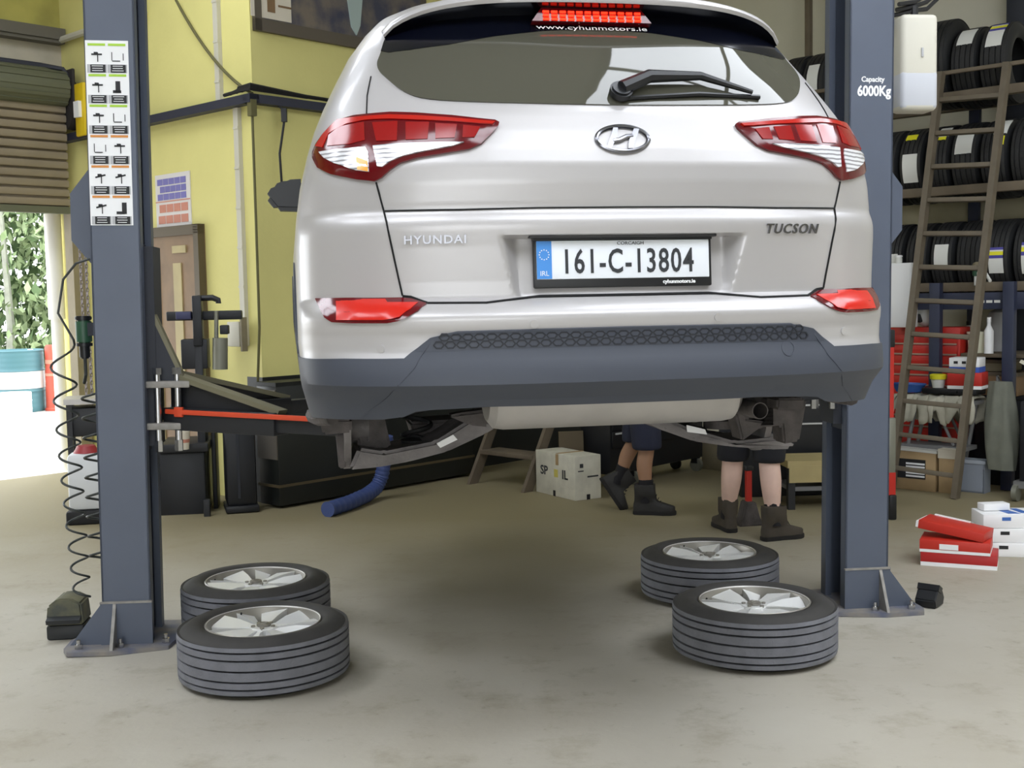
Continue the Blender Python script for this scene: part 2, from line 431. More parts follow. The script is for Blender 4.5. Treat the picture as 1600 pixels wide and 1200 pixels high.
# ---- body shell
def recess(x, z):
    if not (1.550 < z < 1.728): return 0.0
    f = (z - 1.55) / .178
    xo = .322 + .05 * f; xi = .318
    dep = .018 + .045 * f
    a = abs(x)
    k = max(0.0, min(1.0, (xo + .004 - a) / max(.03, xo - xi + .016))); k = k * k * (3 - 2 * k)
    e = min(1.0, (1.728 - z) / .006)
    return dep * k * e
zs = sorted(set([1.245, 1.25] + [round(1.25 + .01 * i, 4) for i in range(30)] + [round(1.545 + .005 * i, 4) for i in range(39)] + [round(1.74 + .01 * i, 4) for i in range(80)] + [2.54]))
xs_c = [i * .0075 for i in range(54)]
def half_s(z):
    W = lerp_tab(WID, z)
    out = []
    for x in xs_c:
        th = math.asin((x / W) ** (NN / 2)); out.append((th * 2 / PI) ** (2 / NN))
    s0 = out[-1]
    out += [s0 + (1 - s0) * i / 34 for i in range(1, 35)]
    return out
YF = [(1.2, 4.33), (1.35, 4.40), (1.7, 4.36), (1.90, 4.15), (1.99, 3.3), (2.05, 3.15), (2.45, 2.35), (2.51, 2.15), (2.54, 1.9)]
verts = []; rows = []
for z in zs:
    hs = half_s(z); P, W, D = lerp_tab(PROF, z), lerp_tab(WID, z), lerp_tab(DEP, z); yf = lerp_tab(YF, z)
    half = []
    for s in hs:
        p = S(s, z); p.y += recess(p.x, z); half.append(p)
    y1 = P + D; fl = []
    Df = min(.7, (yf - y1) * .5)
    for i in range(1, 9): fl.append(Vector((W, y1 + (yf - Df - y1) * i / 8, z)))
    for i in range(1, 13):
        th = (1 - i / 12) ** 1.25 * PI / 2
        fl.append(Vector((W * math.sin(th) ** .8, yf - Df + Df * (math.cos(th) ** .8), z)))
    hf = half + fl
    row = [Vector((-p.x, p.y, p.z)) for p in hf[::-1][1:-1]] + hf     # loop: front-left .. rear .. right .. front centre
    rows.append(range(len(verts), len(verts) + len(row))); verts += row
faces = []
nr = len(rows[0])
for a, b in zip(rows, rows[1:]):
    for i in range(nr):
        faces.append((a[i], a[(i+1) % nr], b[(i+1) % nr], b[i]))
faces.append(tuple(rows[-1])); faces.append(tuple(rows[0])[::-1])
bm_ = MB(); bm_.mesh(verts, faces)
body = cpart('body', bm_, M['paint'], ang=28)
# ---- window dome
R4 = (3.75, 440, 0)
domeL = outline([(560, 372), (578, 330), (600, 265), (630, 190), (690, 120), (770, 85), (900, 60)], R4)
domeB = outline([(660, 156), (628, 143), (606, 125)])
win_bot = outline([(740, 160.5), (860, 163)])
zt = 2.435
poly = [(s, z) for s, z in domeL if s < -.25] + [(-.25, zt), (-.1, zt), (0, zt)]
left = poly[::-1] + outline([(592, 112)]) + domeB[::-1] + win_bot     # from top centre round the left to bottom centre
left = [(min(s, 0), z) for s, z in left] + [(0, win_bot[-1][1] - .002)]
def chaikin(p, n=2):
    for _ in range(n):
        q = []
        for a, b in zip(p, p[1:]): q += [(a[0]*.75 + b[0]*.25, a[1]*.75 + b[1]*.25), (a[0]*.25 + b[0]*.75, a[1]*.25 + b[1]*.75)]
        p = [p[0]] + q + [p[-1]]
    return p
left = chaikin(left)
full = left + mir(left)[1:-1]
cpart('rear_window', patch(MB(), full, .004, step=.03), M['glass'])
fr = outline([(608, 84), (640, 80), (700, 72), (770, 59), (850, 50), (905, 48)]); fr = [q for q in fr if q[0] < -.02]
frp = [(0, 2.43), (-.25, 2.43)] + [(s, z) for s, z in chaikin([q for q in left if q[1] > fr[0][1] + .004 and q[0] < -.28], 0)] + fr + [(0, fr[-1][1] + .002)]
cpart('window_frit', patch(MB(), frp + mir(frp)[1:-1], .0055, inner=.0035, step=.03), M['gloss'])
# ---- spoiler lip over the window
def lip(x):
    q = min(1.0, abs(x) / .655)
    return 2.464 - .012 * q**2 - .098 * (1 - (1 - q**4) ** .5), .285 + .10 * q**2 + .09 * q**6
sp, un = MB(), MB(); vs1 = []; vs2 = []; NX = 48
for i in range(NX + 1):
    x = -.648 + 1.296 * i / NX; z, y = lip(x); q = abs(x) / .648
    th = .026 - .012 * q**2
    yin = y + .13 * (1 - .75 * q**3); zin = z - .048 * (1 - .85 * q**4)
    x2 = x * (1 - .02 * q)
    vs1 += [(x2 * .97, y + .35, z + .055 * (1 - q**4) + .01), (x, y + .05, z + .016), (x, y + .005, z), (x * .998, y, z - th * .5), (x * .994, y + .006, z - th)]
    vs2 += [(x * .994, y + .006, z - th - .0005), (x * .975, yin, zin - .01), (x * .96, yin + .05, zin - .03)]
sp.mesh(vs1, [(i*5+k, i*5+k+1, (i+1)*5+k+1, (i+1)*5+k) for i in range(NX) for k in range(4)])
un.mesh(vs2, [(i*3+k, i*3+k+1, (i+1)*3+k+1, (i+1)*3+k) for i in range(NX) for k in range(2)])
spo = cpart('spoiler', sp, M['paint'], ang=50, recalc=True)
un.build('spoiler_underside', M['gloss'], spo, shift=SH, ang=60, recalc=True)
# ---- high brake light under the lip
bl = MB(); bl.mi = 0; bl.prism([(-.188, 0), (.188, 0), (.155, .046), (-.155, .046)], .03, X((-.02, .350, 2.380), (PI/2 - .25, 0, 0)))
bl.mi = 1
for i in range(12):
    for r in range(3):
        bl.box((.019, .006, .007), (-.164 + i * .0262, .3195 + .0036 * r, 2.393 + r * .0115))
blo = cpart('brake_light', bl, [M['redlens'], M['brake']])
text('www.cyhunmotors.ie', .027, X(tuple(S(-.018, 2.366) + SN(-.018, 2.366) * .0085), (math.radians(51), 0, 0)) , M['white'], car, 'window_lettering', sx=1.5, ext=.0005).data.transform(Matrix.Translation(SH))
# ---- rear lamps, reflectors: traced on the left, mirrored to the right
lampo = outline([(500, 680), (640, 668), (800, 672), (1000, 685), (1150, 702), (1250, 712), (1275, 725), (1268, 748), (1230, 790), (1170, 850), (1100, 880), (950, 905), (800, 930), (700, 960), (640, 1000), (590, 1045), (550, 1065), (450, 1055), (300, 1025), (225, 990), (195, 930), (195, 900), (215, 850), (250, 800), (300, 745), (370, 705), (430, 688)], R4)
topband = outline([(350, 718), (500, 702), (640, 692), (800, 697), (1000, 710), (1180, 725), (1250, 730), (1235, 745), (1160, 742), (1000, 730), (800, 722), (640, 716), (510, 722), (400, 745), (300, 800), (265, 880), (225, 872), (270, 800)], R4)
segs = [outline(p, R4) for p in ([(300, 810), (360, 762), (500, 735), (503, 840), (420, 862), (290, 872)],
        [(545, 738), (690, 730), (685, 842), (568, 845)], [(735, 735), (870, 735), (860, 832), (735, 838)],
        [(905, 742), (1030, 748), (1015, 825), (905, 830)], [(1065, 752), (1165, 762), (1130, 822), (1060, 824)])]
clear1 = outline([(245, 905), (360, 890), (505, 878), (522, 905), (525, 1015), (450, 1005), (330, 970), (275, 940)], R4)
amber = outline([(455, 935), (520, 960), (522, 1013), (462, 1003)], R4)
clear2 = outline([(548, 872), (700, 858), (900, 851), (1070, 850), (1000, 868), (850, 895), (720, 925), (650, 955), (600, 985), (572, 982)], R4)
R5 = (3.75, 440, 300)
refo = outline([(205, 622), (420, 618), (700, 620), (760, 632), (848, 660), (800, 700), (740, 735), (680, 758), (620, 768), (400, 768), (300, 762), (258, 738), (230, 690)], R5)
refi = outline([(325, 637), (610, 637), (622, 657), (800, 657), (760, 690), (690, 735), (600, 750), (328, 750)], R5)
for fn in (lambda o: o, mir):
    la = cpart('tail_lamp', patch(MB(), fn(lampo), .010, step=.02, bulge=.006), M['redlens'])
    patch(MB(), fn(topband), .0185, inner=.010).build('light_guide', M['redlit'], la, shift=SH)
    sg = MB()
    for q in segs: patch(sg, fn(q), .0182, inner=.010)
    sg.build('led_segments', M['redseg'], la, shift=SH)
    cl = MB(); patch(cl, fn(clear1), .0185, inner=.010, step=.012); patch(cl, fn(clear2), .0185, inner=.010, step=.012)
    cl.build('clear_lens', M['clearlens'], la, shift=SH)
    if fn is not mir: patch(MB(), amber, .0195, inner=.012).build('indicator_bulb', M['amber'], la, shift=SH)
    re = cpart('rear_reflector', patch(MB(), fn(refo), .006, step=.02), M['gloss'] if False else M['redlens'])
    patch(MB(), fn(refi), .0075, inner=.003).build('reflector_lens', M['redrefl'], re, shift=SH)
# ---- lower cladding
top = outline([(693, 523), (672, 528), (653, 543), (632, 561), (600, 561.5), (540, 561), (495, 561)])
zb = lambda q: q
bot_px = outline([(503, 652), (560, 654), (600, 654), (632, 650), (650, 642), (675, 639), (765, 634)])
ctop = 1.4615; cbot = 1.2445
tops = [(s, z) for s, z in top]
half = [(0, cbot), (-.2, cbot)] + [(s, z) for s, z in bot_px[::-1]] + [(-1.0, 1.195), (-1.12, 1.19), (-1.16, 1.24), (-1.15, 1.385), (-1.0, tops[-1][1])] + tops[::-1] + [(-.4, ctop), (-.2, ctop + .002), (0, ctop + .003)]
full = half + mir(half)[1:-1]
bump_ = cpart('bumper_cladding', patch(MB(), full, .006, inner=-.02, step=.022), M['clad'], ang=22)
# hexagon strip
hx_out = [(0, 1.4075), (-.3, 1.4065), (-.5, 1.404), (tops[2][0] - .004, tops[2][1] - .012), (tops[1][0] + .004, tops[1][1] - .005), (tops[0][0], tops[0][1] - .006), (-.4, ctop - .006), (0, ctop - .004)]
hr_ = MB(); hs_ = patch(MB(), hx_out + mir(hx_out)[1:-1], .0075, inner=0, step=.03)
xx = -.50
k = 0
while xx <= .50:
    for r in (0, 1):
        s0 = xx + (0.0135 if r else 0); z0 = 1.424 + r * .022
        ring = [(s0 + .0125 * math.cos(a), z0 + .0105 * math.sin(a)) for a in [PI/3 * j for j in range(7)]]
        if abs(s0) < .445: gapline(hr_, ring, w=.0045, h=.0100, step=.05)
    xx += .0275; k += 1
hso = hs_.build('hexagon_strip', M['hexclad'], bump_, shift=SH); hro = hr_.build('hexagon_ribs', M['hexrib'], bump_, shift=SH)
# tow-eye cover ring and seams of the cladding
sm = MB(); ce = outline([(1230, 545)])[0]
gapline(sm, [(ce[0] + .017 * math.cos(a), ce[1] + .021 * math.sin(a)) for a in [PI/10 * j for j in range(21)]], w=.003, h=.0075)
sm.build('tow_eye_cover', M['hexclad'], bump_, shift=SH)
for sg in (1, -1):
    sm = MB(); ln = outline([(672, 535), (648, 575), (600, 625), (565, 653)]); gapline(sm, ln if sg > 0 else mir(ln), w=.004, h=.0078)
    sm.build('cladding_seam', M['hexclad'], bump_, shift=SH)
# parking sensors
for px, py in ((595, 545), (835, 506), (1122, 495), (1318, 517)):
    s, z = on_car(px, py); p = S(s, z); n_ = SN(s, z)
    q = MB(); q.cyl(.012, .006, T=Matrix.Translation(p + n_ * .001) @ n_.to_track_quat('Z', 'Y').to_matrix().to_4x4()); cpart('parking_sensor', q, M['paint'])
# ---- shut lines and the tailgate crease
g = MB()
for fn in (lambda o: o, mir):
    gapline(g, fn(outline([(588, 285), (592, 300), (600, 330), (612, 385), (624, 440), (629, 462)])), w=.005)
    gapline(g, fn(outline([(629, 463), (642, 464), (656, 470), (668, 474)])), w=.008)
    gapline(g, fn(outline([(573, 180), (574, 150), (580, 120)])), w=.003)
gl = outline([(668, 474)])[0]; gl2 = outline([(760, 473.5)])[0]
gapline(g, [gl, gl2, (-.2, 1.5545), (0, 1.554), (.2, 1.5545)] + mir([gl, gl2]), w=.0075)
cr = outline([(600, 330), (720, 328)])
gapline(g, cr + [(-.2, 1.806), (0, 1.8065), (.2, 1.806)] + mir(cr), w=.004, h=.004)  # crease shade drawn as a dark line, not a joint
cpart('shut_and_crease_lines', g, M['gap'])
# ---- number plate in its recess
PT = Matrix.Translation((0, .083, 1.648)) @ Euler((math.radians(90 - 3), 0, 0)).to_matrix().to_4x4()   # local x right, y up, z towards viewer
def onp(x, y, z=0): return PT @ Matrix.Translation((x, y, z))
pf = MB(); pf.box((.535, .142, .016), T=onp(0, 0, 0), bev=.004); pf.box((.535, .012, .024), T=onp(0, .071, .002)); pf.cyl(.012, .03, T=onp(-.062, .078, .004)); pf_o = cpart('plate_frame', pf, M['blacksat'])
pl = MB(); pl.box((.518, .110, .006), T=onp(0, .009, .008), bev=.002); plo = pl.build('number_plate', M['plate'], pf_o, shift=SH)
pb = MB(); pb.box((.044, .108, .002), T=onp(-.237, .009, .0118)); pb.build('country_band', M['plateblue'], pf_o, shift=SH)
def ptext(t, size, x, y, m, **k):
    b = text_mesh(t, size, onp(x, y, .0122), **k); mb = MB(); mb._add(b); return mb.build('plate_characters', m, pf_o, shift=SH)
ptext('161-C-13804', .098, .012, .0005, M['ink'], sx=.685, space=1.12, bold=.0012)
ptext('CORCAIGH', .013, .02, .055, M['ink'], sx=1.2)
ptext('IRL', .020, -.237, -.030, M['white'])
ptext('cyhunmotors.ie', .015, .165, -.058, M['white'], sx=1.05, bold=.0005)
st = MB()
for i in range(12):
    a = PI / 6 * i; st.box((.003, .003, .001), T=onp(-.237 + .014 * math.cos(a), .024 + .014 * math.sin(a), .0133))
st.build('stars', M['white'], pf_o, shift=SH)
# light bar above the plate
lb = MB(); lb.box((.56, .03, .008), (0, .078, 1.724), bev=.003); lbo = cpart('plate_light_bar', lb, M['lbar'])
# ---- badges
def badge(t, px, py, size, sx, shear=0.0, name='badge_lettering'):
    s, z = on_car(px, py); p = S(s, z); n_ = SN(s, z)
    n_ = Vector((n_.x, n_.y, n_.z * .3)).normalized()
    xa = Vector((0, 0, 1)).cross(n_).normalized(); ya = n_.cross(xa)
    T = Matrix((( *xa, 0), (*ya, 0), (*n_, 0), (0, 0, 0, 1))).transposed(); T.translation = p + n_ * .002
    b = text_mesh(t, size, T, sx=sx, ext=.0025, shear=shear, bold=.0006, space=1.15)
    mb = MB(); mb._add(b); return cpart(name, mb, M['badge'])
badge('HYUNDAI', 680, 375, .033, 1.1)
badge('Tucson'.upper(), 1236, 358, .040, 1.02, .25)
s, z = 0, on_car(972, 218)[1]
p = S(0, z); n_ = SN(0, z); tilt = math.atan2(n_.z, -n_.y)
LT = Matrix.Translation(p + n_ * .004) @ Euler((PI/2 - tilt, 0, 0)).to_matrix().to_4x4()
em = MB()
em.tube([LT @ Vector((.077 * math.cos(a), .041 * math.sin(a), 0)) for a in [2*PI*i/48 for i in range(48)]], .0065, seg=8, closed=True)
def ribbon(pts, ws):
    vs = []; fs = []
    for (x, y), w in zip(pts, ws): vs += [LT @ Vector((x - w, y, .006)), LT @ Vector((x + w, y, .006)), LT @ Vector((x + w, y, -.004)), LT @ Vector((x - w, y, -.004))]
    for i in range(len(pts) - 1):
        a = i * 4
        for q in range(4): fs.append((a + q, a + (q+1) % 4, a + 4 + (q+1) % 4, a + 4 + q))
    em.mesh(vs, fs)
ribbon([(-.044, -.031), (-.036, -.012), (-.026, .008), (-.018, .034)], [.008, .009, .0095, .007])
ribbon([(.018, -.034), (.026, -.008), (.036, .012), (.044, .031)], [.007, .0095, .009, .008])
em.tube([LT @ Vector((-.03, -.008, .001)), LT @ Vector((-.012, -.006, .002)), LT @ Vector((.012, .006, .002)), LT @ Vector((.03, .008, .001))], .0075, seg=8)
cpart('emblem', em, M['emb'], ang=40)
# ---- rear wiper
wp = MB(); s0, z0 = on_car(968, 150); a = S(s0, z0) ; w1 = S(*on_car(1010, 133)); w2 = S(*on_car(1090, 131)); w3 = S(*on_car(1172, 152))
nn = SN(.2, 2.2)
wp.cyl(.034, .03, T=Matrix.Translation(a + nn * .018) @ nn.to_track_quat('Z', 'Y').to_matrix().to_4x4(), bev=.006)
wp.tube([a + nn * .03, w1 + nn * .034, w2 + nn * .03, w3 + nn * .02], [.022, .02, .013, .007], seg=8)
b1 = S(*on_car(975, 158)); b2 = S(*on_car(1090, 152)); b3 = S(*on_car(1185, 156))
wp.tube([b1 + nn * .010, b2 + nn * .012, b3 + nn * .010], .007, seg=6)
cpart('rear_wiper', wp, M['blacksat'])
# ---- flanks: side glass, arches, sills, mirrors
for sg in (1, -1):
    def yz(y, z): return (sg * (1 + y - lerp_tab(PROF, z) - lerp_tab(DEP, z)), z)
    cpart('side_window', patch(MB(), [yz(.95, 2.10), yz(2.9, 2.03), yz(2.45, 2.40), yz(1.1, 2.42)], .003, step=.08), M['glass'])
    ar = [yz(1.06 + .47 * math.cos(a), 1.22 + .47 * math.sin(a)) for a in [PI * i / 16 for i in range(17)]]
    ao = cpart('wheel_arch', patch(MB(), [yz(.60, 1.20)] + [q for q in ar[::-1] if True] + [yz(1.52, 1.20)], .006, step=.05), M['clad'])
    ar2 = [yz(1.06 + .38 * math.cos(a), 1.22 + .38 * math.sin(a)) for a in [PI * i / 16 for i in range(17)]]
    patch(MB(), ar2, .0065, step=.05).build('arch_shade_patch', M['black'], ao, shift=SH)  # flat black patch painted for the dark of the wheel well
    ar3 = [yz(3.62 + .44 * math.cos(a), 1.25 + .44 * math.sin(a)) for a in [PI * i / 16 for i in range(17)]]
    ao = cpart('wheel_arch', patch(MB(), ar3, .006, step=.05), M['clad'])
    ar4 = [yz(3.62 + .37 * math.cos(a), 1.25 + .37 * math.sin(a)) for a in [PI * i / 16 for i in range(17)]]
    patch(MB(), ar4, .0065, step=.05).build('arch_shade_patch', M['black'], ao, shift=SH)  # front wheel well: its darkness is a flat black patch too
    cpart('sill', patch(MB(), [yz(1.5, 1.25), yz(3.2, 1.25), yz(3.2, 1.38), yz(1.5, 1.38)], .006, step=.06), M['clad'])
    mm = MB(); mm.prism([(sg * x, z) for x, z in [(-.09, -.075), (.055, -.07), (.105, -.005), (.065, .055), (.0, .08), (-.09, .085)]], .10, Matrix.Translation((sg * .955, 2.79, 2.065)) @ Euler((PI/2, 0, 0)).to_matrix().to_4x4(), bev=.02); mm.tube([(sg * .88, 2.80, 2.02), (sg * .95, 2.76, 2.04)], .035)
    cpart('door_mirror', mm, M['blacksat'])
# ---- underside: floor pan, silencer, pipes, axle
fl = MB(); fl.box((1.5, 3.4, .06), (0, 2.3, 1.225)); fl.box((1.25, .5, .05), (0, .42, 1.265)); cpart('floor_pan', fl, M['black'])
si = MB(); 
a = CARI @ at_y(768, 640, 3.62); b = CARI @ at_y(1128, 632, 3.98)
def zrot(p, z): return Vector((p.x, .42, z))
xa, xb = a.x, b.x
ringp = []
si.lathe([(0, 0), (.08, .0), (.105, .02), (.11, .05), (.11, xb - xa - .05), (.105, xb - xa - .02), (.08, xb - xa), (0, xb - xa)], 32, Matrix.Translation((xa, .42, 1.245)) @ Euler((0, PI/2, 0)).to_matrix().to_4x4() @ Matrix.Diagonal((1.0, 1.15, 1, 1)))
sio = cpart('silencer', si, M['alu'])
def cp(px, py, yl):
    """car-local point on the plane y = yl"""
    o, d = pray(px, py); o = CARI @ o; d = CARI.to_3x3() @ d; return o + d * ((yl - o.y) / d.y)
def flat(mb, pts, yl, th, bev=0.004):
    P = [cp(x, y, yl) for x, y in pts]
    mb.prism([(p.x, p.z) for p in P], th, Matrix.Translation((0, yl + th, 0)) @ Euler((PI/2, 0, 0)).to_matrix().to_4x4(), bev=bev)
ep = MB(); c = cp(1184, 641, .30); ep.lathe([(.024, 0), (.027, 0), (.027, .22), (.024, .22)], 20, Matrix.Translation((c.x, .28, c.z)) @ Euler((-PI/2, 0, 0)).to_matrix().to_4x4(), closed=True)
ep.cyl(.0235, .01, (c.x, .40, c.z), (PI/2, 0, 0)); cpart('exhaust_tip', ep, [M['under']])
# suspension arms with inspection tags
for pts, tagp, nm in (([(545, 735), (560, 700), (600, 706), (680, 690), (735, 655), (790, 640), (790, 660), (760, 678), (700, 706), (640, 722), (590, 731)], [(682, 693), (708, 679), (715, 687), (688, 700)], 0),
                      ([(995, 655), (1030, 648), (1080, 670), (1150, 690), (1225, 682), (1245, 690), (1238, 702), (1205, 703), (1140, 698), (1085, 690), (1040, 674)], [(1073, 664), (1102, 671), (1105, 679), (1074, 675)], 1)):
    mb = MB(); flat(mb, pts, .86, .26, .012); ao = cpart('suspension_arm', mb, M['arm'])
    mb = MB(); flat(mb, tagp, .852, .006, .001); mb.build('inspection_tag', M['white'], ao, shift=SH)
for sg in (-1, 1):
    sb = MB()
    sb.cyl(.15, .024, (sg * .775, 1.0, 1.10), (0, PI/2, 0), seg=32); sb.cyl(.06, .09, (sg * .74, 1.0, 1.10), (0, PI/2, 0))
    sb.box((.05, .16, .20), (sg * .70, 1.03, 1.13), bev=.02)
    cpart('brake_disc', sb, M['arm'])
for sg in (-1, 1):
    sp_ = MB()
    sp_.tube([(sg * .52 + .052 * math.cos(a), 1.0 + .052 * math.sin(a), 1.03 + .011 * a) for a in [i * PI / 8 for i in range(88)]][:56], .009, seg=6)
    sp_.cyl(.06, .02, (sg * .52, 1.0, 1.035))
    cpart('coil_spring', sp_, M['black'])
def under(name, pts, yl, th, bev):
    ub = MB(); flat(ub, pts, yl, th, bev); cpart(name, ub, M['under'])
under('knuckle', [(552, 652), (600, 648), (612, 700), (590, 712), (560, 700)], .95, .12, .01)
under('heat_shield', [(640, 660), (720, 655), (742, 668), (700, 676), (650, 690)], 1.1, .2, .01)
under('heat_shield', [(720, 645), (765, 640), (765, 668), (735, 665), (700, 650)], .75, .08, .01)
under('silencer_hanger', [(1135, 622), (1165, 622), (1168, 655), (1205, 660), (1205, 622), (1262, 624), (1250, 690), (1225, 694), (1222, 665), (1190, 668), (1160, 690), (1150, 650)], .70, .10, .008)
under('tow_bracket', [(1215, 622), (1258, 622), (1256, 644), (1214, 640)], .60, .10, .008)
ub = MB(); ub.lathe([(.0, 0), (.07, 0), (.07, .03), (.05, .04), (.05, .07), (.07, .08), (.07, .1), (0, .1)], 24, Matrix.Translation(cp(1128, 668, .95))); cpart('spring_cup', ub, M['under'])
under('rear_crossmember', [(498, 655), (550, 655), (550, 676), (505, 680)], .62, .20, .008)
under('arch_liner', [(525, 680), (545, 676), (540, 732), (530, 732)], .9, .05, .004)
for fnx in (1, -1):
    pl_ = [S(-1.02, 1.19), S(-.99, 1.19), S(-.9, 1.195), S(-.8, 1.205)]
    ll = MB(); ll.tube([Vector((p.x * fnx, p.y + .07, p.z - .005)) for p in pl_], .022, seg=8)
    cpart('arch_liner_edge', ll, M['under'])
# ================================================================== the two-post lift
M['post'] = mat('lift_blue_grey', (86, 93, 108), 0.42, noise=0.12, nscale=3)
M['postdark'] = mat('lift_channel_inside', (34, 37, 46), 0.6)
M['weld'] = mat('worn_edge', (150, 146, 140), 0.5, noise=0.3, nscale=20)
M['baseplate'] = mat('dusty_base_plate', (134, 128, 120), 0.7, noise=0.45, nscale=7, dark=(84, 90, 112))
M['steel'] = mat('bright_steel', (190, 190, 192), 0.25, 1.0)
M['armblk'] = mat('lift_arm_black', (30, 31, 35), 0.5)
M['orange'] = mat('orange_strip', (206, 72, 40), 0.5)
M['tan'] = mat('khaki_and_edge_sheen', (110, 106, 84), 0.6)  # on the gusset edges an olive reflection is put into the colour
M['green_p'] = mat('sticker_green', (164, 204, 60), 0.6)
M['orange_p'] = mat('sticker_orange', (206, 136, 66), 0.6)
M['grey_p'] = mat('sticker_grey', (176, 176, 178), 0.6)
M['black_p'] = mat('sticker_black', (28, 28, 30), 0.6)
BETA = math.radians(6.4); PW, PD, PH = .215, .31, 4.3
RX = Matrix.Rotation(PI/2, 4, 'X')       # prism polygon x,z with extrusion towards -y
def lift_post(corner, sg, label):
    """sg = +1: open side towards +x (left post)"""
    a = Vector((math.cos(BETA), math.sin(BETA), 0)); b = Vector((-math.sin(BETA), math.cos(BETA), 0))
    c = Vector(corner) - a * sg * PW / 2 + b * PD / 2
    t = thing('lift_post', label, 'car lift', (c.x, c.y, 0), BETA)
    t.rotation_euler = (0, math.radians(.75 if sg > 0 else .4), BETA)
    col = MB(); th = .008; h = PH
    col.box((PW, th, h), (0, -PD/2 + th/2, h/2 + .02)); col.box((PW, th, h), (0, PD/2 - th/2, h/2 + .02))
    col.box((th, PD, h), (-sg * (PW/2 - th/2), 0, h/2 + .02))
    for s in (-1, 1):
        col.box((th, .055, h), (sg * (PW/2 - th/2), s * (PD/2 - .0275), h/2 + .02))
        col.box((.03, th, h), (sg * (PW/2 - .015), s * (PD/2 - .055), h/2 + .02))
    col.build('column', M['post'], t)
    bp = MB(); bp.prism([(-sg * .27, -.20), (-sg * .24, -.27), (-sg * .05, -.28), (sg * .19, -.22), (sg * .22, -.05), (sg * .19, .22), (-sg * .10, .24), (-sg * .27, -.06)][::sg], .02, bev=.002)
    bp.build('base_plate', M['baseplate'], t)
    ft = MB(); ft.mi = 0
    ft.box((PW + .012, .012, .19), (0, -PD/2 - .008, .115)); ft.mi = 1; ft.box((PW + .014, .016, .008), (0, -PD/2 - .009, .212))
    ft.build('foot_collar', [M['post'], M['weld']], t)
    for y in (-PD/2 + .004, PD/2 - .004):
        gx = .145 if y < 0 else .06
        gm = MB(); gm.prism([(-sg * PW/2, .02), (-sg * (PW/2 + gx), .02), (-sg * (PW/2 + gx - .025), .05), (-sg * PW/2, .21)], .012, Matrix.Translation((0, y + .006, 0)) @ RX); gm.build('gusset', M['post'], t)
    gm = MB(); gm.prism([(0, .02), (-.10, .02), (0, .21)], .014, Matrix.Translation((-sg * (PW/2 - .05), -PD/2 - .012, 0)) @ Matrix.Rotation(PI/2, 4, 'Z') @ RX); gm.build('gusset', M['weld'], t)
    for (x, y) in ((-sg * .02, -.215), (-sg * .20, -.215), (sg * .17, -.165), (-sg * .07, .19)):
        bo = MB(); bo.cyl(.018, .022, (x, y, .03), seg=6); bo.cyl(.009, .03, (x, y, .045), seg=10); bo.build('anchor_bolt', M['steel'], t)
    # outer bracket with chamfered corners
    br = MB(); br.prism([(-sg * PW/2, 1.72), (-sg * (PW/2 + .035), 1.74), (-sg * (PW/2 + .115), 1.84), (-sg * (PW/2 + .115), 2.05), (-sg * (PW/2 + .03), 2.16), (-sg * PW/2, 2.18)], .17, Matrix.Translation((0, PD/2, 0)) @ RX); br.build('side_bracket', M['post'], t)
    # carriage
    ca = MB(); ca.mi = 0; ca.box((PW - .05, PD - .05, .95), (sg * .0, 0, 1.35)); ca.box((.10, PD - .13, .9), (sg * (PW/2 - .01), 0, 1.36))
    ca.prism([(sg * (PW/2), 1.2), (sg * (PW/2 + .16), 1.2), (sg * (PW/2 + .14), 1.26), (sg * (PW/2 + .035), 1.5), (sg * PW/2, 1.52)], .05, Matrix.Translation((0, -.035, 0)) @ RX)
    ca.mi = 1
    ca.prism([(sg * (PW/2 + .166), 1.2), (sg * (PW/2 + .146), 1.26), (sg * (PW/2 + .04), 1.505), (sg * (PW/2 + .022), 1.5), (sg * (PW/2 + .135), 1.24), (sg * (PW/2 + .14), 1.2)], .056, Matrix.Translation((0, -.032, 0)) @ RX)
    ca.build('carriage', [M['postdark'], M['tan']], t)
    zo = 0 if sg > 0 else .10
    for z in (1.19 + zo, 1.0 + zo): yk = MB(); yk.box((.20, PD - .10, .03), (sg * (PW/2 + .09), -.02, z), bev=.004); yk.build('arm_yoke', M['weld'], t)
    for (x, y) in ((.045, -.10), (.13, -.08)):
        pn = MB(); pn.cyl(.016, .34, (sg * (PW/2 + x), y, 1.08 + zo), seg=16); pn.cyl(.024, .03, (sg * (PW/2 + x), y, 1.25 + zo), seg=6); pn.cyl(.02, .05, (sg * (PW/2 + x), y, .91 + zo), seg=6); pn.build('pivot_pin', M['steel'], t)
    return t
PL = at_z(238, 1010); PR = at_z(1320, 957)
postL = lift_post((PL.x, PL.y, 0), 1, 'blue-grey lift post at the left with a pictogram sheet on its front')
postR = lift_post((PR.x, PR.y, 0), -1, 'blue-grey lift post at the right marked with its capacity in white')
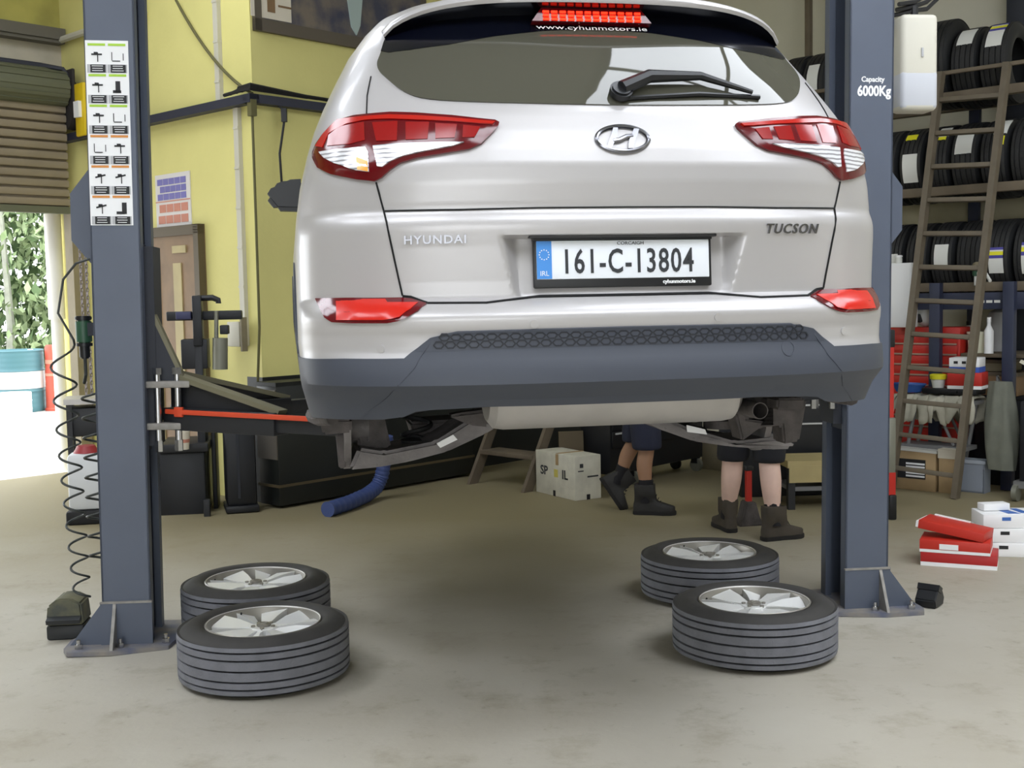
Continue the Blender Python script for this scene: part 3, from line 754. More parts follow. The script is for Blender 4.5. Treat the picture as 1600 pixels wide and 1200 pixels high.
def post_arm(t, sg, tip_world, first=True, z0=1.09, strip=True):
    """swing arm from the pivot of post t to a pad under the car's sill"""
    T = t.matrix_basis.inverted(); tip = T @ Vector(tip_world); root = Vector((sg * (PW/2 + .09), -.02 if first else .08, 0))
    d = Vector((tip.x - root.x, tip.y - root.y, 0)); ln = d.length; rz = math.atan2(d.y, d.x)
    am = MB(); A = Matrix.Translation(root) @ Matrix.Rotation(rz, 4, 'Z')
    am.box((ln * .62, .11, .10), (ln * .31, 0, z0 - .06), T=A, bev=.006); am.box((ln * .55, .08, .07), (ln * .70, 0, z0 - .06), T=A, bev=.004)
    ao = am.build('swing_arm', M['armblk'], t)
    if strip:
        q = MB(); q.box((ln * .86, .012, .022), (ln * .45, -.058, z0 - .025), T=A, bev=.003); q.box((.05, .014, .045), (.10, -.058, z0 - .025), T=A, bev=.004); q.build('orange_strip', M['orange'], ao)
    g = MB(); g.mi = 0; g.prism([(0, z0 + .13), (.03, z0 + .14), (ln * .62, z0 - .01), (ln * .62, z0 - .03), (0, z0 - .03)], .02, A @ Matrix.Translation((0, .02, 0)) @ RX)
    g.mi = 1; g.prism([(-.01, z0 + .145), (.03, z0 + .15), (ln * .63, z0 + .0), (ln * .62, z0 - .02), (.03, z0 + .125), (-.01, z0 + .12)], .06, A @ Matrix.Translation((0, .03, 0)) @ RX)
    g.build('arm_gusset', [M['armblk'], M['tan']], ao)
    pd = MB(); pd.cyl(.03, 1.190 - z0 + .02, (ln, 0, (1.164 + z0 - .03) / 2), T=A, seg=16); pd.cyl(.06, .022, (ln, 0, 1.172), T=A, seg=24, bev=.004); pd.build('lift_pad', M['black'], ao)
def car_pt(x, y, z): return CARM @ Vector((x, y, z))
post_arm(postL, 1, car_pt(-.70, 1.72, 1.2)); post_arm(postL, 1, car_pt(-.68, 2.95, 1.2), False, strip=False)
post_arm(postR, -1, car_pt(.70, 1.72, 1.2), z0=1.14, strip=False); post_arm(postR, -1, car_pt(.68, 2.95, 1.2), False, z0=1.14, strip=False)
# pictogram sheet on the left post
YS = -PD/2 - .001
st = MB(); st.box((.182, .003, .80), (-.012, YS - .001, 2.30)); sheet = st.build('pictogram_sheet', M['white'], postL)
pr = MB(); random.seed(3)
for r in range(6):
    zt = 2.30 + .39 - r * .1315
    for c in range(2):
        x0 = -.012 - .043 + c * .086
        pr.mi = 0 if r < 3 else 1; pr.box((.074, .002, .010), (x0, YS - .003, zt - .008))
        pr.mi = 2; pr.box((.083, .002, .036), (x0, YS - .0028, zt - .111))
        pr.mi = 3; pr.box((.064, .002, .034), (x0 + .004, YS - .0036, zt - .111))
        pr.mi = 4
        for k in range(3): pr.box((.05 - .012 * random.random(), .002, .0025), (x0 + .002, YS - .0044, zt - .100 - k * .010))
        pr.mi = 3
        if (r, c) in ((1, 1), (5, 1)): pr.box((.02, .002, .05), (x0 + (.012 if r == 5 else 0), YS - .0034, zt - .058)); pr.box((.035, .002, .012), (x0 - .004, YS - .0034, zt - .078))
        elif (r, c) in ((0, 1), (2, 1), (3, 0)): pr.box((.034, .002, .004), (x0 - .004, YS - .0034, zt - .078)); pr.box((.003, .002, .036), (x0 - .022, YS - .0034, zt - .058)); pr.box((.003, .002, .03), (x0 + .026, YS - .0034, zt - .06))
        else:
            pr.box((.045, .002, .007), (x0, YS - .0034, zt - .05), (0, -.25 if r > 3 else 0, 0)); pr.box((.004, .002, .04), (x0 + .004, YS - .0034, zt - .062)); pr.box((.016, .002, .012), (x0 - .004, YS - .0034, zt - .046))
pr.build('pictograms', [M['green_p'], M['orange_p'], M['grey_p'], M['black_p'], M['white']], sheet)
def front_text(t, body, size, x, z, **k):
    return text(body, size, Matrix.Translation((x, -PD/2 - .001, z)) @ RX, M['white'], t, 'capacity_lettering', **k)
zc = at_y(1365, 142, PR.y).z
front_text(postR, '6000Kg', .066, .012, zc, sx=.80, bold=.002); front_text(postR, 'Capacity', .034, .006, zc + .055, sx=.95, bold=.0008)
# black spring-loaded chock lying on the right foot
ck = MB(); ck.prism([(0, 0), (.11, 0), (.125, .035), (.10, .075), (.03, .085), (-.01, .04)], .10, Matrix.Translation((0, .05, 0)) @ RX, bev=.006); ck.box((.05, .106, .03), (.06, 0, .085), (0, .5, 0))
w = at_z(1428, 958); 
cko = ck.build('wheel_chock', M['blacksat']); cko.location = (w.x + .085, w.y + .085, .001); cko.rotation_euler = (0, 0, .9); tag(cko, 'black rubber wheel chock on the floor against the foot plate of the right post', 'wheel chock')
# ================================================================== wheels
M['tread'] = mat('dusty_tread_rubber', (120, 121, 128), 0.85, noise=0.2, nscale=12, bump=0.3, bscale=80)
M['sidewall'] = mat('tyre_sidewall', (62, 60, 58), 0.75, noise=0.25, nscale=9)
M['groove'] = mat('tread_groove', (26, 26, 30), 0.9)
M['alloy'] = mat('machined_alloy', (244, 244, 242), 0.36, 0.25)
M['alloyd'] = mat('alloy_barrel', (150, 146, 138), 0.4, 0.5)
def tyre_mesh(R, Wd, rr, grooves, seg=72):
    hw = Wd / 2; tw = hw * .80
    mb = MB()
    side = [(rr, hw - .022), (rr + .012, hw - .008), (rr + .03, hw - .002), ((rr + R) / 2, hw), (R - .035, hw - .012), (R - .014, hw - .026), (R - .003, tw)]
    n = len(grooves)
    tr = [(R - .003, tw)]
    for g in grooves: tr += [(R, g * hw + .0045), (R - .009, g * hw + .0035), (R - .009, g * hw - .0035), (R, g * hw - .0045)]
    tr += [(R - .003, -tw)]
    mb.mi = 1; mb.lathe(side, seg); mb.lathe([(r, -z) for r, z in side], seg)
    mb.mi = 0; mb.lathe(tr, seg)
    mb.mi = 1; mb.lathe([(rr, hw - .022), (rr + .01, hw - .05), (R - .02, hw - .05), (R - .02, -hw + .05), (rr + .01, -hw + .05), (rr, -hw + .022)], seg)
    for g in grooves: mb.mi = 2; mb.lathe([(R - .0085, g * hw + .0034), (R - .0085, g * hw - .0034)], seg)
    bmesh.ops.remove_doubles(mb.bm, verts=mb.bm.verts[:], dist=1e-5)
    return mb
def make_wheel(loc, rz, label):
    t = thing('wheel', label, 'wheel', (loc[0], loc[1], 0), rz, 'wheels taken off the car'); R, Wd = .352, .236; hw = Wd/2
    o = tyre_mesh(R, Wd, .236, [.62, .36, .0, -.36, -.62]).build('tyre', [M['tread'], M['sidewall'], M['groove']], t, ang=40); o.location = (0, 0, hw)
    rm = MB(); rm.mi = 1
    rm.lathe([(.238, .100), (.240, .106), (.236, .110), (.229, .104), (.222, .080), (.214, .03), (.208, -.06), (.222, -.085), (.238, -.100)], 64)
    rm.mi = 1; rm.cyl(.21, .01, (0, 0, -.05), seg=48)
    rm.mi = 0
    rm.lathe([(.236, .109), (.233, .108), (.230, .103)], 64)
    def pol(r, a): return (r * math.cos(a), r * math.sin(a))
    def blade(h0, h1, r0, r1, z):   # hub angles, rim angles, heights (hub, rim lead, rim trail)
        P_ = [pol(.045, h0), pol(.045, h1), pol(.14, h1 * .45 + r1 * .55), pol(.228, r1), pol(.228, r0), pol(.14, h0 * .45 + r0 * .55)]
        zz = [z[0], z[0], z[2] - .002, z[2], z[1], z[1] - .004]
        vs = [(p[0], p[1], q) for p, q in zip(P_, zz)] + [(p[0], p[1], q - .035) for p, q in zip(P_, zz)]
        rm.mesh(vs, [(0, 1, 2, 5), (5, 2, 3, 4), (11, 8, 7, 6), (10, 9, 8, 11)] + [(i, i + 6, (i+1) % 6 + 6, (i+1) % 6) for i in range(6)])
    for k in range(5):
        a = 2 * PI * k / 5; d = math.radians
        blade(a - d(18), a + d(16), a - d(17), a + d(12), (.082, .100, .080))
        blade(a + d(19), a + d(40), a + d(20), a + d(40), (.076, .072, .097))
    rm.cyl(.058, .04, (0, 0, .066), seg=40, bev=.004)
    for k in range(5):
        a = 2 * PI * (k + .5) / 5; rm.mi = 1; rm.cyl(.009, .01, (.043 * math.cos(a), .046 * math.sin(a), .087), seg=12)
    ro = rm.build('alloy_rim', [M['alloy'], M['alloyd']], t, ang=25, recalc=True); ro.location = (0, 0, hw)
    cc = MB(); cc.cyl(.029, .012, (0, 0, .092), seg=32, bev=.003); cc.tube([(.017 * math.cos(q), .010 * math.sin(q), .0985) for q in [2*PI*i/24 for i in range(24)]], .0022, seg=6, closed=True)
    c = cc.build('centre_cap', M['alloyd'], t); c.location = (0, 0, hw)
    vv = MB(); vv.tube([(.215, 0, .07), (.205, 0, .10)], .004); v = vv.build('valve', M['black'], t); v.location = (0, 0, hw); v.rotation_euler = (0, 0, 1.9)
    return t
make_wheel((-1.055, 4.85), .35, 'front wheel lying flat by the left post, nearest the camera on the left side')
make_wheel((-1.25, 5.61), 1.1, 'rear wheel lying flat by the left post, tucked behind the front one')
make_wheel((1.03, 5.04), .9, 'front wheel lying flat on the right side, nearest the right post')
make_wheel((1.00, 6.02), 0.2, 'rear wheel lying flat on the right side, behind the front one')
# ================================================================== the office block side: wiring, signs, doorway, shutter
M['conduit'] = mat('pale_trunking', (198, 194, 178), 0.6)
M['tray'] = mat('dark_cable_tray', (46, 48, 62), 0.55)
M['cable'] = mat('olive_cable', (92, 88, 52), 0.6)
M['blkcable'] = mat('black_cable', (26, 26, 28), 0.5)
M['wooddoor'] = mat('brown_wood', (134, 106, 74), 0.6, noise=0.25, nscale=5)
M['woodlight'] = mat('pale_wood', (176, 160, 112), 0.6, noise=0.15, nscale=5)
M['woodframe'] = mat('dark_door_frame', (84, 72, 50), 0.6)
M['slat'] = mat('shutter_slat', (142, 130, 112), 0.5, 0.3, noise=0.15, nscale=3)
M['slatg'] = mat('shutter_drum_grey_green', (96, 98, 80), 0.6, 0.2)
M['guide'] = mat('dusty_guide', (134, 124, 100), 0.7, noise=0.2, nscale=6)
M['wpipe'] = mat('white_pipe', (238, 236, 230), 0.5)
M['dstain'] = mat('dark_stain', (40, 36, 36), 0.8)
def on_left(px, py, off=.0): return at_plane(px, py, U, KU - off)
def on_back(px, py, off=.0): return at_plane(px, py, V, KV - off)
def on_right(px, py, off=.0): return at_plane(px, py, U, RWU - off)
def loose(name, mb, m, label, cat, group=None, ang=35, kind=None):
    """a thing made of one mesh; its origin goes to the base of the mesh"""
    vs = [v.co for v in mb.bm.verts]
    c = Vector(((min(v.x for v in vs) + max(v.x for v in vs)) / 2, (min(v.y for v in vs) + max(v.y for v in vs)) / 2, min(v.z for v in vs)))
    o = mb.build(name, m, None, ang, shift=-c); o.location = c
    return tag(o, label, cat, group, kind)
# cable tray round the corner
tr = MB()
zc = on_left(395, 153, .05).z
q0 = on_left(250, 190, .05); q0.z = zc
pL0 = uv(KU - .05, KV + 3.3, zc); pK = uv(KU - .05, KV - .05, zc); pB = uv(KU + 2.2, KV - .05, zc)
slab(KU - .09, KU - .005, KV - .09, SHV - .04, zc - .035, zc + .03, tr); slab(KU - .09, KU + 2.4, KV - .09, KV - .005, zc - .035, zc + .03, tr)
loose('cable_tray', tr, M['tray'], 'dark cable tray running round the corner of the yellow walls', 'cable tray')
tr2 = MB(); z2 = on_left(97, 62, .05).z
tr2.tube([uv(KU - .05, SHV - .04, z2), uv(KU - .05, KV + 1.4, z2)], .03, seg=8); loose('conduit_pipe', tr2, M['conduit'], 'grey conduit pipe high on the yellow wall beside the left post', 'pipe')
for (a, b, lab) in (((338, 20), (343, 158), 'pale vertical trunking above the cable tray on the left yellow wall'), ((369, 172), (384, 540), 'pale vertical trunking below the cable tray on the left yellow wall')):
    p = on_left(*a, .02); q = on_left((a[0] + b[0]) / 2 if a[1] < 100 else b[0], b[1], .02)
    mb = MB(); top_z = 4.9 if a[1] < 100 else zc - .04; bot_z = zc + .035 if a[1] < 100 else q.z
    vv = p.dot(V) if a[1] < 100 else (p.dot(V) + q.dot(V)) / 2
    mb.box((.035, .06, top_z - bot_z), uv(KU - .018, vv, (top_z + bot_z) / 2), (0, 0, ALPHA))
    for k in range(6): mb.box((.045, .064, .018), uv(KU - .018, vv, bot_z + (top_z - bot_z) * (k + .5) / 6), (0, 0, ALPHA))
    loose('wall_trunking', mb, M['conduit'], lab, 'trunking')
# electrical box and hanging leads
p = on_left(372, 522, .05); mb = MB(); mb.mi = 0; mb.box((.09, .16, .19), p, (0, 0, ALPHA), bev=.006); mb.mi = 1; mb.box((.05, .02, .26), p + U * -.03 + V * -.12, (0, 0, ALPHA))
loose('junction_box', mb, [M['conduit'], M['guide']], 'small grey electrical box on the yellow wall below the trunking', 'electrical box')
def catenary(a, b, sag, n=14): return [a.lerp(b, i / n) + Vector((0, 0, -sag * 4 * (i/n) * (1 - i/n))) for i in range(n + 1)]
mb = MB(); mb.tube(catenary(on_left(275, 0, .05), on_left(394, 146, .06), .10), .012, seg=6); loose('hanging_cable', mb, M['cable'], 'olive cable slung across the left yellow wall down to the tray', 'cable')
mb = MB(); pp = on_left(394, 175, .06); mb.tube([pp, pp + Vector((0, 0, -.8)), pp + Vector((.0, -.01, -1.6)), pp + V * .06 + Vector((0, 0, -2.1))], .011, seg=6); mb.box((.05, .05, .12), pp + Vector((0, 0, .03)), (0, 0, ALPHA)); loose('hanging_cable', mb, M['cable'], 'olive cable hanging straight down at the corner of the yellow walls', 'cable')
mb = MB(); a = on_back(428, 158, .06); mb.tube([a, on_back(443, 172, .10), on_back(444, 190, .10), on_back(437, 240, .10), on_back(440, 285, .10)], .010, seg=6); mb.box((.04, .04, .10), on_back(444, 180, .10)); loose('hanging_cable', mb, M['blkcable'], 'dark lead with a plug hanging from the tray above the door mirror', 'cable')
mb = MB(); a = pK + Vector((0, 0, .062))
for k in range(4): mb.tube([a + U * (-.03) + V * (.30 - .08 * k) + Vector((0, 0, -.005)), a + U * (-.035) + V * (.10) + Vector((0, 0, .0 + .008 * k)), a + U * (-.035) + V * (-.04) + Vector((0, 0, .0 + .010 * k)), a + U * (.18 + .1 * k) + V * -.03 + Vector((0, 0, .0)), a + U * (.5 + .1 * k) + V * -.03 + Vector((0, 0, -.005))], .014, seg=6)
loose('cable_bundle', mb, M['blkcable'], 'bundle of black cables on the corner of the cable tray', 'cable')
# doorway in the left face
a = on_left(252, 356, .02); b = on_left(317, 356, .02); zt = a.z; v0, v1 = b.dot(V), b.dot(V) + .95
dr = MB(); dr.mi = 0; slab(KU - .05, KU - .005, v0, v1, 0, zt, dr); dr.mi = 1
slab(KU - .07, KU - .01, v0, v0 + .07, 0, zt, dr); slab(KU - .07, KU - .01, v1 - .07, v1, 0, zt, dr); slab(KU - .07, KU - .01, v0, v1, zt - .08, zt, dr)
dr.mi = 2
for k in (.28, .62): slab(KU - .06, KU - .05, v0 + k, v0 + k + .12, .3, zt - .3, dr)
slab(KU - .062, KU - .05, v0 + .2, v0 + .4, zt - .22, zt - .16, dr)
struct('door_1', dr, [M['wooddoor'], M['woodframe'], M['woodlight']])
# the notice above it
M['note'] = mat('notice_paper', (216, 212, 208), 0.7); M['note_b'] = mat('notice_blue', (120, 116, 176), 0.7); M['note_r'] = mat('notice_red', (196, 132, 112), 0.7)
a = on_left(299, 266, .01); b = on_left(299, 352, .01); nv = b.dot(V)
mb = MB(); mb.mi = 0; mb.box((.01, .52, a.z - b.z), uv(KU - .006, nv + .26, (a.z + b.z) / 2), (0, 0, ALPHA)); mb.mi = 1
H_ = a.z - b.z
for k, w_ in ((.12, .44), (.26, .40), (.40, .44)):
    for j in range(5): mb.box((.004, w_ / 5.6, .05), uv(KU - .012, nv + .05 + w_ * (j + .5) / 5, a.z - k * H_ - .01), (0, 0, ALPHA))
mb.mi = 2; mb.box((.004, .52, .008), uv(KU - .012, nv + .26, a.z - .51 * H_), (0, 0, ALPHA))
for k, w_ in ((.64, .44), (.85, .46)):
    for j in range(4): mb.box((.004, w_ / 4.5, .065), uv(KU - .012, nv + .03 + w_ * (j + .5) / 4, a.z - k * H_), (0, 0, ALPHA))
loose('notice', mb, [M['note'], M['note_b'], M['note_r']], 'white notice with blue and red print lines above the brown door', 'sign')
# yellow bottle holder on the wall left of the post
M['yel'] = mat('bright_yellow', (222, 190, 30), 0.5)
p = on_left(132, 172, .06); mb = MB(); mb.mi = 0; mb.box((.10, .16, .46), p, (0, 0, ALPHA), bev=.01); mb.mi = 1; mb.box((.04, .09, .14), p + U * -.06 + Vector((0, 0, 0)), (0, 0, ALPHA))
loose('wall_dispenser', mb, [M['yel'], M['white']], 'bright yellow dispenser on the yellow wall left of the post', 'dispenser')
# framed poster on the back face
M['pframe'] = mat('poster_frame', (92, 84, 72), 0.5); M['pdark'] = mat('poster_print', (66, 68, 84), 0.35, noise=0.6, nscale=6, dark=(120, 110, 98)); M['ppale'] = mat('poster_label', (214, 206, 188), 0.6); M['pglass'] = mat('poster_pale_shape', (168, 184, 180), 0.3); M['pskin'] = mat('poster_red_brown', (140, 96, 80), 0.5)
a = on_back(391, 46, .02); b = on_back(596, 78, .02)
u0, u1 = KU + .02, b.dot(U) + .5; zb_ = a.z; mb = MB()
mb.mi = 0; slab(u0, u1, KV - .04, KV - .002, zb_, zb_ + .09, mb); slab(u0, u0 + .06, KV - .04, KV - .002, zb_, zb_ + 1.2, mb); slab(u1 - .06, u1, KV - .04, KV - .002, zb_, zb_ + 1.2, mb); slab(u0, u1, KV - .04, KV - .002, zb_ + 1.14, zb_ + 1.2, mb)
mb.mi = 1; slab(u0 + .06, u1 - .06, KV - .03, KV - .002, zb_ + .09, zb_ + 1.14, mb)
poster = loose('poster', mb, [M['pframe'], M['pdark']], 'dark framed poster high on the back yellow wall, beside the car roof', 'poster')
PS = lambda mb_, nm, mm: mb_.build(nm, mm, poster, shift=-Vector(poster.location))
mb = MB(); c0 = on_back(392, 12, .035).dot(U); c1 = on_back(455, 20, .035).dot(U); slab(c0, c1, KV - .036, KV - .031, zb_ + .10, zb_ + .30, mb); PS(mb, 'poster_label', M['ppale'])
mb = MB(); cm_ = c0 + (c1 - c0) * .4; slab(cm_, cm_ + .07, KV - .039, KV - .036, zb_ + .15, zb_ + .27, mb); slab(cm_ + .1, cm_ + .22, KV - .039, KV - .036, zb_ + .20, zb_ + .215, mb); PS(mb, 'label_print', M['wooddoor'])
g0 = on_back(556, 30, .035).dot(U)
mb = MB(); mb.prism([(-.10, .95), (-.11, .55), (-.05, .16), (.0, .10), (.04, .18), (.10, .6), (.11, .95)], .012, Matrix.Translation(uv(g0, KV - .03, zb_)) @ Matrix.Rotation(ALPHA, 4, 'Z') @ RX); PS(mb, 'pale_glass_shape', M['pglass'])
mb = MB(); mb.prism([(0, .30), (.12, .27), (.36, .32), (.5, .42), (.5, .6), (0, .6)], .008, Matrix.Translation(uv(c0, KV - .03, zb_)) @ Matrix.Rotation(ALPHA, 4, 'Z') @ RX); PS(mb, 'red_brown_shape', M['pskin'])
# roller shutter
sh = thing('roller_shutter', 'half-raised brown slatted roller shutter over the doorway to the yard', 'roller shutter', uv(KU - .14, SHV - .28, 2.36), ALPHA)
SB = Vector((KU - .12, SHV - .28, 2.36))
mb = MB(); n = 13; zs_ = 2.40; hh = .063
for k in range(11):
    z = .06 + k * .082
    mb.prism([(0, 0), (.030, .012), (.036, .04), (.03, .068), (0, .08)], 4.2, Matrix.Translation((0, 0, z)) @ Matrix.Rotation(-PI/2, 4, 'Y') @ Matrix.Diagonal((1, -1, 1, 1)) @ Matrix.Rotation(PI/2, 4, 'Z') if False else Matrix.Translation((0, 0, z)) @ Matrix(((0, 0, -1, 0), (-1, 0, 0, 0), (0, 1, 0, 0), (0, 0, 0, 1))))
mb.build('curtain', M['slat'], sh)
mb = MB(); mb.box((4.2, .07, .06), (-2.1, 0, .03)); mb.build('bottom_rail', M['slatg'], sh)
mb = MB(); mb.cyl(.17, 4.2, (-2.1, .03, 1.10), (0, PI/2, 0), seg=28)
for k in range(14): mb.box((4.2, .012, .03), (-2.1, .03 + .172 * math.cos(PI * 2 * k / 14), 1.10 + .172 * math.sin(PI * 2 * k / 14)), (PI * 2 * k / 14, 0, 0))
mb.build('drum', M['slatg'], sh)
mb = MB(); mb.box((.03, .36, .42), (.03, .03, 1.06), bev=.01); mb.cyl(.11, .14, (.08, .0, .86), (0, PI/2, 0), seg=20); mb.build('end_bracket', M['dstain'], sh)
mb = MB(); mb.tube([(-4.2, 0, 1.30), (-.2, 0, 1.29), (-.02, -.05, 1.27), (.10, -.08, 1.10), (.28, -.05, .98)], .022, seg=6); mb.build('supply_cable', M['tray'], sh)
gd = MB(); slab(KU - .13, KU - .02, SHV - .30, SHV - .16, 0, 2.42, gd); loose('shutter_guide', gd, M['guide'], 'dusty tan guide rail of the roller shutter beside the coiled hose', 'guide rail')
# white down-pipe in the opening
mb = MB(); mb.cyl(.055, 1.9, uv(KU - .10, SHV + .12, .95 + .0)); mb.cyl(.075, .97, uv(KU - .10, SHV + .12, 1.9)); loose('drain_pipe', mb, M['wpipe'], 'white drain pipe standing at the edge of the bright doorway', 'pipe')
# hand chain of the shutter
M['chainm'] = mat('chain_grey_lilac', (128, 120, 122), 0.5, 0.4)
mb = MB(); pc = uv(KU - .20, SHV - .62, 0)
for s_ in (-.05, .05):
    for k in range(46):
        z = 2.05 - k * .034; mb.tube([pc + V * s_ + U * (.012 * math.cos(a) * (k % 2)) + V * (.012 * math.cos(a) * (1 - k % 2)) + Vector((0, 0, z + .022 * math.sin(a))) for a in [PI/4 * j for j in range(8)]], .0055, seg=5, closed=True)
ch = loose('hand_chain', mb, M['chainm'], 'long hand chain of the roller shutter hanging beside the left post', 'chain', kind='stuff')
# ---- yard
M['teal'] = mat('teal_drum', (70, 112, 122), 0.5); M['wdrum'] = mat('white_drum', (206, 208, 210), 0.5); M['obar'] = mat('orange_red_plastic', (176, 74, 56), 0.5)
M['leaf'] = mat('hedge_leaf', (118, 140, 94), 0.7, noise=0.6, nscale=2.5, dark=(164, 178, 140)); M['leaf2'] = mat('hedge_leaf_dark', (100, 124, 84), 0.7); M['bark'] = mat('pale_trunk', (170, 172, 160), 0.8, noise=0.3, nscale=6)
def drum(name, px, py, wpx, h, ms, label, cat, band=True):
    c = at_z(px, py); r = wpx / FPX * c.y / 2; c = c + Vector((0, r, 0)); t = thing(name, label, cat, (c.x, c.y, -.03))
    mb = MB(); pr_ = [(0, 0), (r * .98, 0), (r, .02)]
    for k in range(1, 12): pr_ += [(r, h * k / 12 - .02), (r * (1.03 if k in (4, 8) else 1.008), h * k / 12), (r, h * k / 12 + .02)]
    pr_ += [(r, h - .03), (r * 1.02, h - .015), (r * .98, h), (r * .94, h - .03), (0, h - .03)]
    mb.lathe(pr_, 40); mb.build('drum_body', ms[0], t)
    if band: b = MB(); b.lathe([(r * 1.012, h * .38), (r * 1.012, h * .66)], 40); b.build('paint_band', ms[1], t)
    mb = MB(); mb.cyl(.04, .03, (r * .55, 0, h - .01)); mb.build('bung', ms[1], t)
    return t
drum('oil_drum', 14, 643, 80, .92, (M['teal'], M['wdrum']), 'teal oil drum with a white band standing out in the yard', 'drum')
drum('plastic_drum', 14, 652, 50, .36, (M['wdrum'], M['wdrum']), 'white plastic drum in front of the teal oil drum', 'drum', False)
c = at_z(74, 640); t = thing('plastic_barrel', 'orange-red plastic barrel beside the teal drum in the yard', 'barrel', (c.x + .05, c.y + .2, -.03))
mb = MB(); mb.lathe([(0, 0), (.15, 0), (.15, .03), (.135, .05), (.132, .35), (.128, .36), (.126, .6), (.122, .61), (.12, .94), (.10, .98), (0, .98)], 32); mb.build('barrel_body', M['obar'], t)
mb = MB(); mb.lathe([(.129, .52), (.129, .56)], 32); mb.lathe([(.124, .70), (.124, .76)], 32); mb.build('pale_bands', M['note_r'], t)
hd = thing('hedge_trees', 'tall green hedge of leafy trees beyond the yard', 'hedge', (-10.0, 21.5, 0))
random.seed(11)
def leafcloud(n, m, sx, rr=(.06, .13), front=0):
    vs = []; fs = []
    for i in range(n):
        x = random.uniform(-sx, sx); z = random.uniform(.1, 6.0); y = random.gauss(0, .7) + front + .6 * math.sin(x * 1.7) ; r = random.uniform(*rr)
        q = Euler((random.uniform(0, 6.3), random.uniform(0, 6.3), random.uniform(0, 6.3))).to_matrix(); b = len(vs)
        for p in ((-r, 0, 0), (0, -r * .5, r * .15), (r, 0, 0), (0, r * .5, r * .15)): vs.append(Vector((x, y, z)) + q @ Vector(p))
        fs += [(b, b+1, b+2), (b, b+2, b+3)]
    mb = MB(); mb.mesh(vs, fs); return mb
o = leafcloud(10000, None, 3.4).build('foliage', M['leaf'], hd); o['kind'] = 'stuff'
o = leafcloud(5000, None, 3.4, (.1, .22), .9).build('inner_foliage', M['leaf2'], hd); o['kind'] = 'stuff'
for x in (-1.9, -1.1, -.5, .3, 1.0, 1.9):
    mb = MB(); mb.tube([(x, -.3, -.03), (x + .05, -.28, 1.2), (x - .04, -.25, 3.4)], [.09, .075, .04], seg=8); mb.build('trunk', M['bark'], hd)
# ================================================================== left foreground: air line, coil hose, valve box
M['rubber'] = mat('dark_hose', (44, 48, 46), 0.5); M['greenp'] = mat('green_filter_bowl', (46, 84, 62), 0.4); M['grime'] = mat('oily_box', (72, 74, 66), 0.6, noise=0.5, nscale=9, dark=(120, 116, 84)); M['grimed'] = mat('oily_box_dark', (40, 42, 44), 0.5)
Lp = Vector((postL.location.x, postL.location.y, 0)); aL = Vector((math.cos(BETA), math.sin(BETA), 0)); bL = Vector((-math.sin(BETA), math.cos(BETA), 0))
def pl(x, y, z): return Lp + aL * x + bL * y + Vector((0, 0, z))
yF = at_z(130, 985).y
p = at_y(131, 518, Lp.y + .05); ft = thing('air_filter', 'green air filter bowl clamped to the side of the left post', 'air filter', p)
mb = MB(); mb.cyl(.036, .11, (0, 0, .0), bev=.008); mb.build('filter_bowl', M['greenp'], ft)
mb = MB(); mb.cyl(.038, .02, (0, 0, .062), bev=.004); mb.build('filter_cap', M['blacksat'], ft); mb = MB(); mb.cyl(.037, .014, (0, 0, -.06)); mb.cyl(.024, .07, (0, 0, -.09), bev=.006); mb.build('drain_nozzle', M['blacksat'], ft)
xr = (Lp.x - PW/2 - p.x)
mb = MB(); mb.box((abs(xr) + .02, .05, .06), (xr / 2 + .01, 0, .01)); mb.build('clamp_bracket', M['postdark'], ft)
mb = MB(); mb.tube([(0, 0, -.12), (.0, .0, -.20), (-.02, .03, -.24)], .008); mb.build('hose_tail', M['rubber'], ft)
hc = MB(); pts = []; z0_, z1_ = at_y(105, 530, Lp.y).z, at_y(140, 925, Lp.y).z
NT = 10
for i in range(NT * 16 + 1):
    f = i / (NT * 16); ff = f ** .78
    px_ = 107 + 32 * f; c = at_y(px_, 530, Lp.y); a = i * 2 * PI / 16; r = .054 * (1 - f) + .036 * f
    cx = at_y(px_, 530 + 395 * f, Lp.y).x
    pts.append(Vector((cx + r * math.cos(a), Lp.y - .085 + r * math.sin(a), z0_ + (z1_ - z0_) * ff)))
pts = [Vector((Lp.x - PW/2 - .008 + .018, Lp.y - .09, z0_ + .36)), Vector((Lp.x - PW/2 - .05, Lp.y - .10, z0_ + .34)), Vector((Lp.x - PW/2 - .11, Lp.y - .10, z0_ + .27)), Vector((Lp.x - PW/2 - .14, Lp.y - .10, z0_ + .12))] + pts
hc.tube(pts, .0055, seg=6); coil = loose('coil_hose', hc, M['rubber'], 'dark coiled air hose hanging down beside the left post', 'hose')
hc = MB(); pts = []
for i in range(9 * 14 + 1):
    f = i / (9 * 14); a = i * 2 * PI / 14; c0 = pl(-PW/2 - .08, .22, 0)
    pts.append(Vector((c0.x + .055 * math.cos(a), c0.y + .055 * math.sin(a), (.30 + .85 * f))))
hc.tube(pts, .006, seg=6); loose('coil_hose', hc, M['rubber'], 'second coiled hose half hidden behind the left post', 'hose')
vb = thing('valve_box', 'oily pedal valve box on the floor at the foot of the left post', 'valve box', Vector((postL.location.x, postL.location.y, 0)) + aL * -.318 + bL * .10, BETA)
mb = MB(); mb.box((.17, .16, .07), (0, 0, .035), bev=.012); mb.build('box_base', M['grimed'], vb)
mb = MB(); mb.prism([(-.085, 0), (.085, 0), (.075, .10), (.03, .125), (-.03, .125), (-.075, .09)], .16, Matrix.Translation((0, .08, .07)) @ RX, bev=.008); mb.build('box_cover', M['grime'], vb)
mb = MB(); mb.box((.15, .05, .02), (0, -.09, .10), (.3, 0, 0)); mb.build('pedal', M['grimed'], vb)
